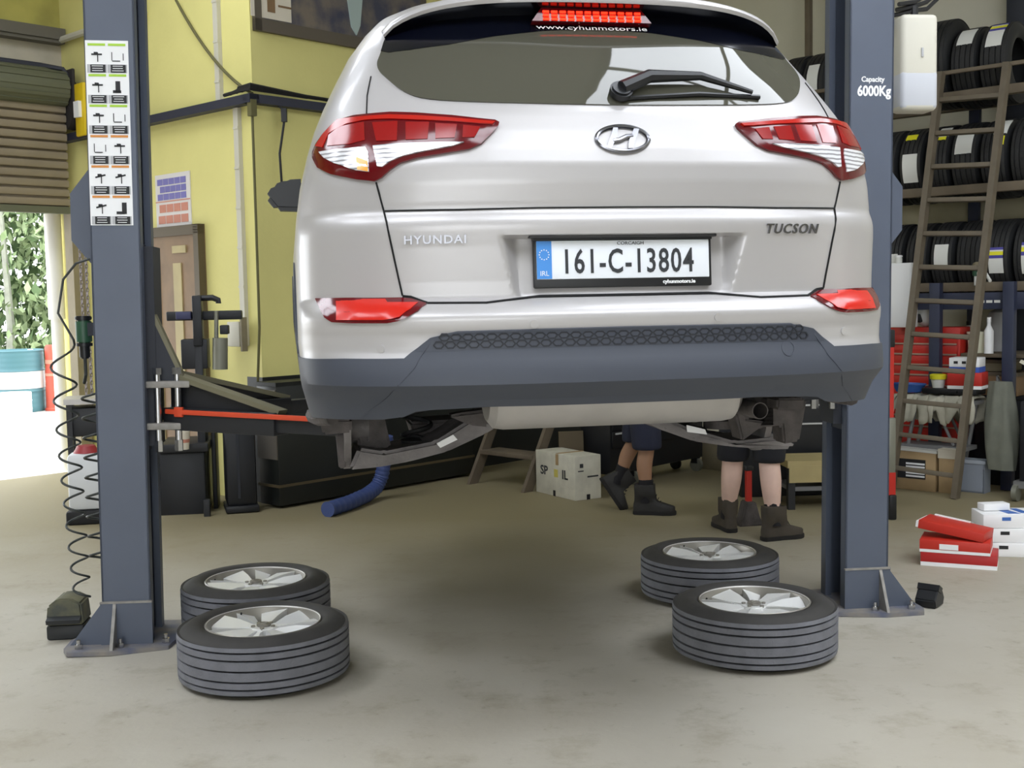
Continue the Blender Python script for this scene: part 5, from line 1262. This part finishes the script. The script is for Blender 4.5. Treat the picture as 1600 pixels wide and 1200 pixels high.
for (sx, sy, lx, ly) in ((.054, 0, n_, .34), (-.054, 0, n_, .34), (0, .165, .12, n_), (0, -.165, .12, n_)): mb.box((lx, ly, .24), (sx, sy, .12))
mb.box((.12, .34, .012), (0, 0, .006)); mb.build('crate_body', mat('crate_grey', (130, 136, 146), 0.5), gcr)
mb = MB()
for (sx, sy, lx, ly) in ((.057, 0, .02, .36), (-.057, 0, .02, .36), (0, .17, .134, .02), (0, -.17, .134, .02)): mb.box((lx, ly, .025), (sx, sy, .235))
mb.build('crate_rim', mat('crate_rim_grey', (152, 158, 166), 0.5), gcr)
# jacket hanging from the trolley end
jv = at_plane(1556, 690, U, tu - .12).dot(V); jk = thing('work_jacket', 'grey-green work jacket hanging off the right end of the trolley', 'jacket', uv(tu - .04, jv, .19), ALPHA)
vs = []; fs = []; nz, na = 16, 24
for i in range(nz + 1):
    f = i / nz; z = .66 * (1 - f)
    for k in range(na):
        a = 2 * PI * k / na; r1 = (.05 + .03 * math.sin(f * 3)) * (1 + .15 * math.sin(a * 5 + f * 4)); r2 = (.075 + .04 * math.sin(f * PI * .8)) * (1 + .15 * math.cos(a * 4 - f * 3)); vs.append((r1 * math.cos(a) * .8, r2 * math.sin(a) - .02 * f, z))
for i in range(nz):
    for k in range(na): fs.append((i * na + k, i * na + (k+1) % na, (i+1) * na + (k+1) % na, (i+1) * na + k))
fs.append(tuple(range(na))[::-1]); fs.append(tuple(range(nz * na, (nz+1) * na)))
mb = MB(); mb.mesh(vs, fs); mb.build('jacket_cloth', mat('jacket_cloth', (120, 122, 110), 0.85, noise=0.2, nscale=8), jk, 70)
mb = MB(); mb.tube([(.0, .0, .64), (.02, .03, .70), (.04, .04, tz - .19 - .0)], .012); mb.build('hanging_loop', M['trol'], jk)
# dark machine and leaning board at the right edge
mp_ = at_z(1606, 772); dm = thing('dark_machine', 'black wheeled machine at the right edge beside the jacket', 'machine', uv(8.86, at_plane(1556, 690, U, 8.8).dot(V) - .45, 0), ALPHA)
mb = MB(); mb.box((.3, .5, .62), (0, 0, .42), bev=.02); mb.build('machine_body', M['mach'], dm); mb = MB(); mb.box((.34, .56, .05), (0, 0, .12)); mb.build('base_frame', M['trol'], dm)
for sy in (.26, -.2): mb = MB(); mb.cyl(.06, .035, (-.17, sy, .06), (PI/2, 0, 0), 24); mb.build('castor', M['machg'], dm)
bd_ = thing('leaning_board', 'brown board tilted on the dark machine at the right edge', 'board', Vector(dm.location) + Vector((0, 0, .752)), ALPHA); mb = MB(); mb.box((.3, .55, .015), (0, 0, .13), (.5, 0, 0)); mb.build('board_face', M['wooddoor'], bd_); mb = MB(); mb.box((.02, .56, .022), (-.152, 0, .13), (.5, 0, 0)); mb.build('board_edge', M['cream'], bd_)
# red jack standing behind the right post
jp = at_z(1393, 812); jk2 = thing('jack_stand', 'narrow red and grey jack standing behind the right post', 'jack', (jp.x, jp.y + .05, 0), .1)
mb = MB(); mb.box((.05, .14, .17), (0, 0, .085), bev=.01); mb.build('jack_base', M['blacksat'], jk2)
mb = MB(); mb.box((.045, .10, .16), (0, 0, .24)); mb.box((.035, .05, .50), (0, 0, .93)); mb.build('jack_frame', M['redtool'], jk2)
mb = MB(); mb.box((.05, .10, .38), (0, 0, .50), bev=.01); mb.build('jack_cylinder', M['machg'], jk2)
mb = MB(); mb.box((.05, .06, .12), (0, 0, 1.22), bev=.01); mb.build('jack_grip', M['blacksat'], jk2)
# ---- boxes on the floor at the right
def flbox(name, label, px, py, sx, sy, sz, rz, z=0.0, dark=False, off=(0, 0)):
    p = at_z(px, py); o = thing(name, label, 'box', (p.x + off[0], p.y + off[1], z), rz); return o
M['boxred'] = mat('box_red_print', (192, 46, 32), 0.5); M['boxredd'] = mat('box_red_dark', (172, 32, 32), 0.5)
P0 = at_z(1521, 893); RZ0 = math.radians(-24)
o = thing('brake_parts_box', 'red parts box with a white base at the bottom of the floor pile', 'box', (P0.x, P0.y + .20, 0), RZ0, None)
mb = MB(); mb.box((.40, .24, .022), (0, 0, .011)); mb.build('white_base', M['white'], o); mb = MB(); mb.box((.40, .24, .055), (0, 0, .049), bev=.003); mb.build('red_sleeve', M['boxredd'], o)
o = thing('brake_parts_box', 'red parts box with a white front label, middle of the floor pile', 'box', (P0.x - .02, P0.y + .20, .078), RZ0 - .02)
mb = MB(); mb.box((.37, .23, .016), (0, 0, .008)); mb.build('white_base', M['white'], o); mb = MB(); mb.box((.37, .23, .055), (0, 0, .043), bev=.003); mb.build('red_sleeve', M['boxred'], o); mb = MB(); mb.box((.10, .003, .03), (-.03, -.1165, .035)); mb.build('white_label', M['white'], o)
o = thing('brake_parts_box', 'red parts box lying tilted on top of the floor pile', 'box', (P0.x - .02, P0.y + .22, .150), RZ0 - .22); o.rotation_euler = (0.0, .13, RZ0 - .22); o.location.z = .174
mb = MB(); mb.box((.36, .20, .05), (0, 0, .025), bev=.003); mb.build('red_sleeve', M['boxred'], o); mb = MB(); mb.box((.02, .19, .035), (-.185, 0, .022)); mb.box((.20, .02, .006), (-.05, .10, .053)); mb.build('white_flap', M['white'], o)
Q0 = at_z(1590, 872); M['bluep'] = mat('blue_print', (60, 104, 178), 0.5)
for k, lab in enumerate(('white parts box on the floor behind the red pile, lowest of three', 'white parts box in the middle of the stack behind the red pile', 'white parts box with a blue flash on top of the stack behind the red pile')):
    o = thing('white_parts_box', lab, 'box', (Q0.x + .02, Q0.y + .13 + .01 * k, k * .082), math.radians(-14 + 5 * k), None)
    mb = MB(); mb.box((.42 - .02 * k, .22, .08), (0, 0, .04), bev=.003); mb.build('box_body', M['white'], o)
    mb = MB(); mb.box((.05, .002, .02), (-.06, -.1105, .055)); mb.build('box_print', M['black_p'] if k < 2 else M['bluep'], o)
    if k == 2:
        mb = MB(); mb.prism([(-.04, -.08), (.03, -.08), (-.02, .06), (-.07, .06)], .002, Matrix.Translation((0, 0, .0795))); mb.prism([(.04, -.06), (.09, -.06), (.06, .08), (.02, .08)], .002, Matrix.Translation((0, 0, .0795))); mb.build('blue_flash', M['bluep'], o)
o = thing('white_parts_box', 'small white box lying across the top of the white stack', 'box', (Q0.x - .06, Q0.y + .20, .247), .1); mb = MB(); mb.box((.16, .08, .04), (0, 0, .02), bev=.003); mb.build('box_body', M['white'], o)
# ================================================================== under the car: steps, boxes, cabinets
M['steps'] = mat('worn_brown_steps', (104, 92, 76), 0.75, noise=0.3, nscale=6)
s0 = at_z(731, 757); s1 = at_z(816, 770)
sd = (s1 - s0); sd.z = 0; sw_ = sd.length; srz = math.atan2(sd.y, sd.x)
ste = thing('step_ladder', 'brown wooden steps against the back wall left of the white box', 'steps', s0, srz)
tz_ = 1.15; run = .62
for x in (0.0, sw_):
    mb = MB(); mb.prism([(0, 0), (.10, 0), (run + .09, tz_), (run, tz_)], .035, Matrix.Translation((x - .0175, 0, 0)) @ Matrix(((0, 0, 1, 0), (1, 0, 0, 0), (0, 1, 0, 0), (0, 0, 0, 1)))); mb.build('stringer', M['steps'], ste)
for k in range(4):
    z = .26 + k * .255; y = run * z / tz_
    mb = MB(); mb.box((sw_ - .03, .22, .035), (sw_ / 2, y + .10, z), bev=.004); mb.build('tread', M['steps'], ste)
M['oilbox'] = mat('white_carton', (206, 202, 186), 0.7, noise=0.18, nscale=9)
c_ = at_z(899, 783); e1 = at_z(838, 768); e2 = at_z(941, 777)
lx = (c_ - e1).length; rz_ = math.atan2((c_ - e1).y, (c_ - e1).x); ly = .24
hz = at_y(898, 714, c_.y).z
bx = thing('oil_carton', 'white carton with black lettering standing on the floor beside the steps', 'carton', e1, rz_)
mb = MB(); mb.mi = 0; mb.box((lx, ly, hz), (lx / 2, ly / 2, hz / 2), bev=.004); mb.mi = 1; mb.box((.03, .004, .045), (lx * .48, -.001, .022)); mb.box((.004, .03, .04), (lx + .001, ly * .5, .02)); mb.build('carton_body', [M['oilbox'], M['black']], bx)
mb = MB(); mb.box((.035, .006, hz * .25), (lx * .56, -.001, hz * .86)); mb.box((.036, ly, .003), (lx * .56, ly / 2, hz + .001)); mb.build('packing_tape', M['cardb'], bx)
tw_ = lambda s, sz, x, z, **k: text(s, sz, Matrix.Translation((x, -.001, z)) @ RX, M['ink'], bx, 'carton_lettering', **k)
tw_('SP', .098, lx * .22, hz * .55, sx=1.1, bold=.002); tw_('IL', .098, lx * .75, hz * .53, sx=1.1, bold=.002)
mb = MB(); mb.box((.05, .003, .06), (lx * .53, -.002, hz * .54)); mb.build('yellow_mark', mat('ochre_mark', (200, 186, 96), 0.6), bx)
mb = MB(); mb.box((.003, .10, .012), (lx + .001, ly * .68, hz * .52)); mb.box((.003, .03, .03), (lx + .001, ly * .25, hz * .78)); mb.box((.003, .05, .008), (lx + .001, ly * .22, hz * .66)); mb.build('carton_print', M['ink'], bx)
pb0 = at_z(952, 774); mb = MB(); mb.box((.20, .02, .46), (pb0.x - .27, pb0.y + .36, .232), (-.08, 0, .15)); loose('wood_sheet', mb, M['woodframe'], 'brown panel leaning upright behind the white carton', 'panel')
# black roller cabinets along the back wall
M['cabblk'] = mat('cabinet_black', (26, 27, 31), 0.4)
cfv = 5.78
def back_u(px, py=740): return at_plane(px, py, V, cfv).dot(U)
for (pa, pb_, lab) in ((953, 1003, 'black drawer cabinet with silver pulls left of the walking person'), (1006, 1100, 'black drawer cabinet behind the walking person, on a pale castor')):
    ua, ub_ = back_u(pa), back_u(pb_); w_ = ub_ - ua; o = thing('drawer_cabinet', lab, 'cabinet', uv((ua + ub_) / 2, cfv, 0), ALPHA)
    mb = MB(); mb.box((w_ - .02, .30, .82), (0, .155, .53), bev=.008); mb.build('cabinet_body', M['cabblk'], o)
    for k in range(4):
        z = .86 - k * .145
        mb = MB(); mb.box((w_ - .06, .014, .13), (0, -.003, z - .03), bev=.003); d = mb.build('drawer', M['cabblk'], o)
        mb = MB(); mb.box((w_ - .12, .02, .014), (0, -.016, z + .02), bev=.003); mb.build('drawer_pull', M['pull'], d)
    for x in (-w_ / 2 + .07, w_ / 2 - .07):
        mb = MB(); mb.cyl(.058, .035, (x, .03, .058), (PI/2 if False else 0, PI/2, 0), 24); mb.build('castor', M['machg'] if x > 0 else M['black'], o)
        mb = MB(); mb.box((.05, .06, .06), (x, .04, .10)); mb.build('castor_fork', M['blacksat'], o)
        mb = MB(); mb.cyl(.05, .035, (x, .25, .05), (0, PI/2, 0), 20); mb.build('castor', M['black'], o)
p = at_z(1152, 736); o = thing('filing_box', 'beige metal box on the floor right of the black cabinets', 'box', p + Vector((0, .1, 0)), ALPHA); mb = MB(); mb.box((.30, .3, .26), (0, .1, .13), bev=.01); mb.build('box_body', M['guide'], o); mb = MB(); mb.box((.31, .31, .02), (0, .1, .25)); mb.build('box_lid', M['tan'], o)
# bench behind the right person
p = at_z(1262, 800); o = thing('wooden_bench', 'pale wooden bench behind the standing person', 'bench', (p.x + .19, p.y + .1, 0), .05)
zb1 = at_y(1255, 722, p.y).z; mb = MB(); mb.box((.62, .4, .05), (0, .2, zb1 - .03)); mb.box((.60, .03, .12), (0, .01, zb1 - .10)); mb.build('bench_top', M['woodlight'], o)
mb = MB(); mb.box((.58, .36, .03), (0, .2, at_y(1255, 768, p.y).z)); mb.build('lower_shelf', M['trol'], o)
for x in (-.28, .28):
    for y in (.03, .37): mb = MB(); mb.box((.05, .05, zb1 - .05), (x, y, (zb1 - .05) / 2)); mb.build('leg', M['armblk'], o)
o = thing('tool_chest', 'black chest standing behind the wooden bench by the right post', 'chest', (p.x + .05, p.y + .85, 0), .05); mb = MB(); mb.box((.8, .4, .95), (0, 0, .475), bev=.01); mb.build('chest_body', M['cabblk'], o)
for k in range(3): mb = MB(); mb.box((.74, .015, .012), (0, -.205, .55 + .14 * k)); mb.build('drawer_pull', M['pull'], o)
p = at_z(1172, 822); o = thing('axle_stand', 'red axle stand on the floor between the standing person\'s legs', 'axle stand', (p.x, p.y + .05, 0), .2)
mb = MB(); mb.box((.035, .035, .30), (0, 0, .22)); mb.build('stand_post', M['redtool'], o)
mb = MB(); mb.prism([(-.09, 0), (.09, 0), (.06, .05), (.03, .16), (-.03, .16), (-.06, .05)], .12, Matrix.Translation((0, .06, 0)) @ RX, bev=.006); mb.build('stand_base', M['under'], o)
mb = MB(); mb.box((.06, .05, .03), (0, 0, .38), bev=.005); mb.build('saddle', M['blacksat'], o)
# ================================================================== the two people
M['skin1'] = mat('tanned_skin', (156, 118, 92), 0.6); M['skin2'] = mat('pale_skin', (222, 188, 172), 0.6, noise=0.08, nscale=14)
M['shortsn'] = mat('navy_work_shorts', (30, 34, 54), 0.8, bump=.2, bscale=40); M['shortsb'] = mat('black_shorts', (22, 23, 30), 0.8, bump=.2, bscale=40); M['sock'] = mat('black_sock', (26, 24, 28), 0.9)
M['boot'] = mat('brown_grey_boot', (70, 62, 52), 0.7, noise=0.3, nscale=14); M['bootb'] = mat('black_boot', (38, 36, 34), 0.65, noise=0.3, nscale=14); M['sole'] = mat('boot_sole', (30, 28, 27), 0.85); M['hairm'] = mat('dark_hair', (44, 34, 28), 0.7); M['shirt'] = mat('navy_shirt', (36, 42, 66), 0.8); M['shirt2'] = mat('black_shirt', (26, 26, 32), 0.8)
def skin_mesh(verts, radii, edges, sub=2, root=0):
    me = bpy.data.meshes.new('sk'); me.from_pydata([tuple(v) for v in verts], edges, [])
    o = bpy.data.objects.new('sk', me); COL.objects.link(o)
    md = o.modifiers.new('s', 'SKIN'); md.use_smooth_shade = True
    sv = me.skin_vertices[0].data
    for i, r in enumerate(radii): sv[i].radius = (r, r) if not isinstance(r, tuple) else r; sv[i].use_root = (i == root)
    s2 = o.modifiers.new('u', 'SUBSURF'); s2.levels = sub; s2.render_levels = sub
    dg = bpy.context.evaluated_depsgraph_get(); out = bpy.data.meshes.new_from_object(o.evaluated_get(dg)); bpy.data.objects.remove(o); bpy.data.meshes.remove(me)
    return out
def skin_obj(name, m, parent, chains, sub=2):
    """chains: list of lists of ((x,y,z), r); each chain starts at an existing vertex when its first point coincides"""
    V_, R_, E_ = [], [], []; idx = {}
    for ch in chains:
        prev = None
        for p, r in ch:
            k = tuple(round(q, 4) for q in p)
            if k not in idx: idx[k] = len(V_); V_.append(Vector(p)); R_.append(r)
            if prev is not None and prev != idx[k]: E_.append((prev, idx[k]))
            prev = idx[k]
    me = skin_mesh(V_, R_, E_, sub); me.materials.clear(); me.materials.append(m)
    me.polygons.foreach_set('use_smooth', [True] * len(me.polygons)); me.polygons.foreach_set('material_index', [0] * len(me.polygons)); me.name = name
    o = bpy.data.objects.new(name, me); COL.objects.link(o); o.parent = parent; return o
def boot(parent, ankle, yaw, pitch, m, hgt=.13):
    """work boot: toe along +x before yaw; ankle is the ankle point above the sole"""
    T = Matrix.Translation(ankle) @ Matrix.Rotation(yaw, 4, 'Z') @ Matrix.Rotation(pitch, 4, 'Y') @ Matrix.Translation((0, 0, -.095))
    def loop(z, secs):  # secs: (x, halfwidth)
        return [(x, w, z) for x, w in secs] + [(x, -w, z) for x, w in secs[::-1]]
    base = [(-.085, .018), (-.075, .034), (-.03, .038), (.05, .038), (.12, .050), (.17, .046), (.20, .026), (.208, .008)]
    mb = MB()
    lv = []
    for z, k, cutx, hw in ((.028, 1.0, 9, 1.0), (.055, 1.0, 9, .98), (.078, .97, 9, .90), (.10, .9, .07, .9), (.125, .88, .062, 1.2), (.165, .88, .056, 1.3), (.20, .9, .055, 1.34), (.215, .88, .054, 1.3)):
        secs = []
        for x, w in base:
            x2 = x * k if cutx > 1 else min(x * k, cutx + .012 * (x > .1))
            drop = 0
            secs.append((x2, w * hw if cutx > 1 else w * hw if x2 < cutx - .001 else max(.004, .040 * hw * (1 - (x - cutx) / .3))))
        lv.append(loop(z, secs))
    vs = [p for l_ in lv for p in l_]; n = len(lv[0]); fs = []
    for i in range(len(lv) - 1):
        for k in range(n): fs.append((i*n + k, i*n + (k+1) % n, (i+1)*n + (k+1) % n, (i+1)*n + k))
    fs.append(tuple(range(n))[::-1]); fs.append(tuple(range((len(lv)-1)*n, len(lv)*n)))
    # lower the toe box
    vs = [(x, y, z - max(0, (x - .06)) * .12 * (z > .06)) for x, y, z in vs]
    mb.mesh(vs, fs, T); o = mb.build('boot', m, parent, 60, recalc=True)
    so = MB(); so.prism([(x * 1.04, w * 1.08) for x, w in base] + [(x * 1.04, -w * 1.08) for x, w in base[::-1]], .03, T, bev=.004); so.build('sole', M['sole'], o)
    la = MB()
    for k in range(4): la.tube([T @ Vector((.060 + .014 * (3 - k), -.028, .088 + .022 * k - .002)), T @ Vector((.066 + .014 * (3 - k), 0, .098 + .022 * k)), T @ Vector((.060 + .014 * (3 - k), .028, .088 + .022 * k - .002))], .003, seg=5)
    la.build('laces', M['sock'], o)
    return o
def person(loc, yaw, label, cat, L, R, skin, shorts, shirt, bootm, arm_l, arm_r, hem, calf=1.0):
    """L / R: dict(hip, knee, ankle) in local metres; local +x forward, +y left"""
    t = thing('person', label, cat, loc, yaw)
    pel = (0, 0, .95); ch = []
    spine = [(pel, .13), ((0, 0, 1.10), .125), ((.01, 0, 1.28), .14), ((.0, 0, 1.42), .115), ((.005, 0, 1.49), .058), ((.02, 0, 1.55), .055), ((.035, 0, 1.62), .088), ((.03, 0, 1.71), .092), ((.02, 0, 1.765), .055)]
    ch.append(spine)
    for leg, s in ((L, 1), (R, -1)):
        h, k, a = Vector(leg['hip']), Vector(leg['knee']), Vector(leg['ankle']); cf = k.lerp(a, .32) + Vector((-.018, 0, 0))
        ch.append([(pel, .13), (tuple(h), .098), (tuple(h.lerp(k, .5)), .083), (tuple(k), .058 * calf), (tuple(cf), .061 * calf), (tuple(k.lerp(a, .7)), .045 * calf), (tuple(a + Vector((0, 0, .03))), .038), (tuple(a + Vector((0, 0, -.03))), .038)])
    for arm, s in ((arm_l, 1), (arm_r, -1)):
        sh = (0, .17 * s, 1.42); ch.append([((.0, 0, 1.42), .115), (sh, .062), (arm[0], .042), (arm[1], .029), (arm[2], .03), (arm[3], .026)])
    skin_obj('body', skin, t, ch)
    # fingers and thumb on each hand
    for arm, s in ((arm_l, 1), (arm_r, -1)):
        pm = Vector(arm[3]); d = (Vector(arm[3]) - Vector(arm[1])).normalized(); sd = Vector((1, 0, 0)) - d * d.x; sd = sd.normalized(); nn_ = d.cross(sd) * s
        fc = []
        hb = MB()
        for q, ln in enumerate((.068, .078, .073, .058)):
            b0 = pm + sd * (.027 - .018 * q); hb.tube([b0 - d * .01, b0 + d * ln * .5, b0 + d * ln * .85 - nn_ * .012, b0 + d * ln - nn_ * .026], [.0095, .009, .008, .006], seg=8)
        b0 = pm - d * .03 + sd * .03; hb.tube([b0 - sd * .012, b0 + sd * .018 + d * .025, b0 + sd * .022 + d * .055], [.011, .010, .007], seg=8)
        hb.build('fingers', skin, t, 60)
    # face
    fb = MB(); fb.mi = 0; fb.tube([(.125, 0, 1.665), (.138, 0, 1.635), (.128, 0, 1.615)], [.008, .014, .010], seg=8); fb.sph(.018, (.035, .093, 1.645), (.7, .4, 1.3)); fb.sph(.018, (.035, -.093, 1.645), (.7, .4, 1.3))
    fb.mi = 1; fb.sph(.009, (.112, .034, 1.665)); fb.sph(.009, (.112, -.034, 1.665)); fb.mi = 2; fb.box((.01, .045, .008), (.118, 0, 1.585), bev=.003)
    fb.build('face_features', [skin, M['hairm'], M['note_r']], t)
    skin_obj('hair', M['hairm'], t, [[((-.02, 0, 1.63), .07), ((-.015, 0, 1.69), .096), ((.02, 0, 1.745), .094), ((.065, 0, 1.765), .055)]])
    # clothes
    sh_ch = [[((0, 0, .98), .145), ((0, 0, .90), .14)]]
    for leg in (L, R):
        h, k = Vector(leg['hip']), Vector(leg['knee']); e = h.lerp(k, hem)
        sh_ch.append([((0, 0, .90), .14), (tuple(h - Vector((0, 0, .02))), .112), (tuple(h.lerp(k, hem * .55)), .118), (tuple(e), .112), (tuple(e - Vector((0, 0, .012))), .108)])
    skin_obj('shorts', shorts, t, sh_ch)
    sc = [[((0, 0, .93), .145), ((0, 0, 1.10), .140), ((.01, 0, 1.28), .155), ((0, 0, 1.42), .130), ((.003, 0, 1.47), .072)]]
    for arm, s in ((arm_l, 1), (arm_r, -1)): sc.append([((0, 0, 1.42), .130), ((0, .17 * s, 1.425), .075), (tuple(Vector((0, .17 * s, 1.42)).lerp(Vector(arm[0]), .6)), .064)])
    skin_obj('shirt', shirt, t, sc)
    for leg in (L, R):
        k, a = Vector(leg['knee']), Vector(leg['ankle'])
        mb = MB(); d = (k - a).normalized(); mb.tube([a - d * .01, a + d * .10, a + d * (.10 + leg.get('sock', .07)), a + d * (.105 + leg.get('sock', .07))], [.046, .049, .053, .045], seg=16); mb.build('sock', M['sock'], t, 60)
        boot(t, a - d * 0.0, leg.get('yaw', 0), leg.get('pitch', 0), bootm)
    return t
# walking person in navy shorts, seen side-on walking to the right
fa = at_z(1022, 800); wx, wy = fa.x, fa.y
person((wx - .10, wy + .02, 0), 0.0, 'person walking to the right in navy work shorts and black boots', 'person',
       dict(hip=(0.02, .10, .90), knee=(-.01, .10, .50), ankle=(-.15, .12, .20), yaw=0, pitch=1.0, sock=.02), dict(hip=(.02, -.10, .90), knee=(.045, -.10, .47), ankle=(.03, -.10, .095), yaw=-.2, sock=.05),
       M['skin1'], M['shortsn'], M['shirt'], M['bootb'], [(-.08, .26, 1.16), (.08, .27, .95), (.13, .27, .91), (.17, .26, .88)], [(.02, -.26, 1.15), (.20, -.24, .99), (.26, -.23, .97), (.31, -.22, .96)], 1.0)
# standing person in black shorts, pale legs
fl_ = at_z(1140, 832); fr_ = at_z(1222, 846); cxm, cym = (fl_.x + fr_.x) / 2, (fl_.y + fr_.y) / 2
yw = PI/2 - .05; TI = (Matrix.Translation((cxm, cym, 0)) @ Matrix.Rotation(yw, 4, 'Z')).inverted()
la_ = TI @ Vector((fl_.x, fl_.y + .06, .095)); ra_ = TI @ Vector((fr_.x - .04, fr_.y + .05, .095))
person((cxm, cym, 0), yw, 'person standing in black shorts with pale legs and brown boots', 'person',
       dict(hip=(0, .105, .90), knee=(la_.x * .4 + .03, la_.y * .85, .50), ankle=tuple(la_), yaw=.25, sock=.09), dict(hip=(0, -.105, .90), knee=(ra_.x * .4 + .03, ra_.y * .85, .50), ankle=tuple(ra_), yaw=-1.15, sock=.03),
       M['skin2'], M['shortsb'], M['shirt2'], M['boot'], [(.02, .26, 1.16), (.24, .20, 1.08), (.30, .18, 1.08), (.35, .16, 1.08)], [(.02, -.26, 1.16), (.24, -.20, 1.08), (.30, -.18, 1.08), (.35, -.16, 1.08)], 1.03, calf=1.22)
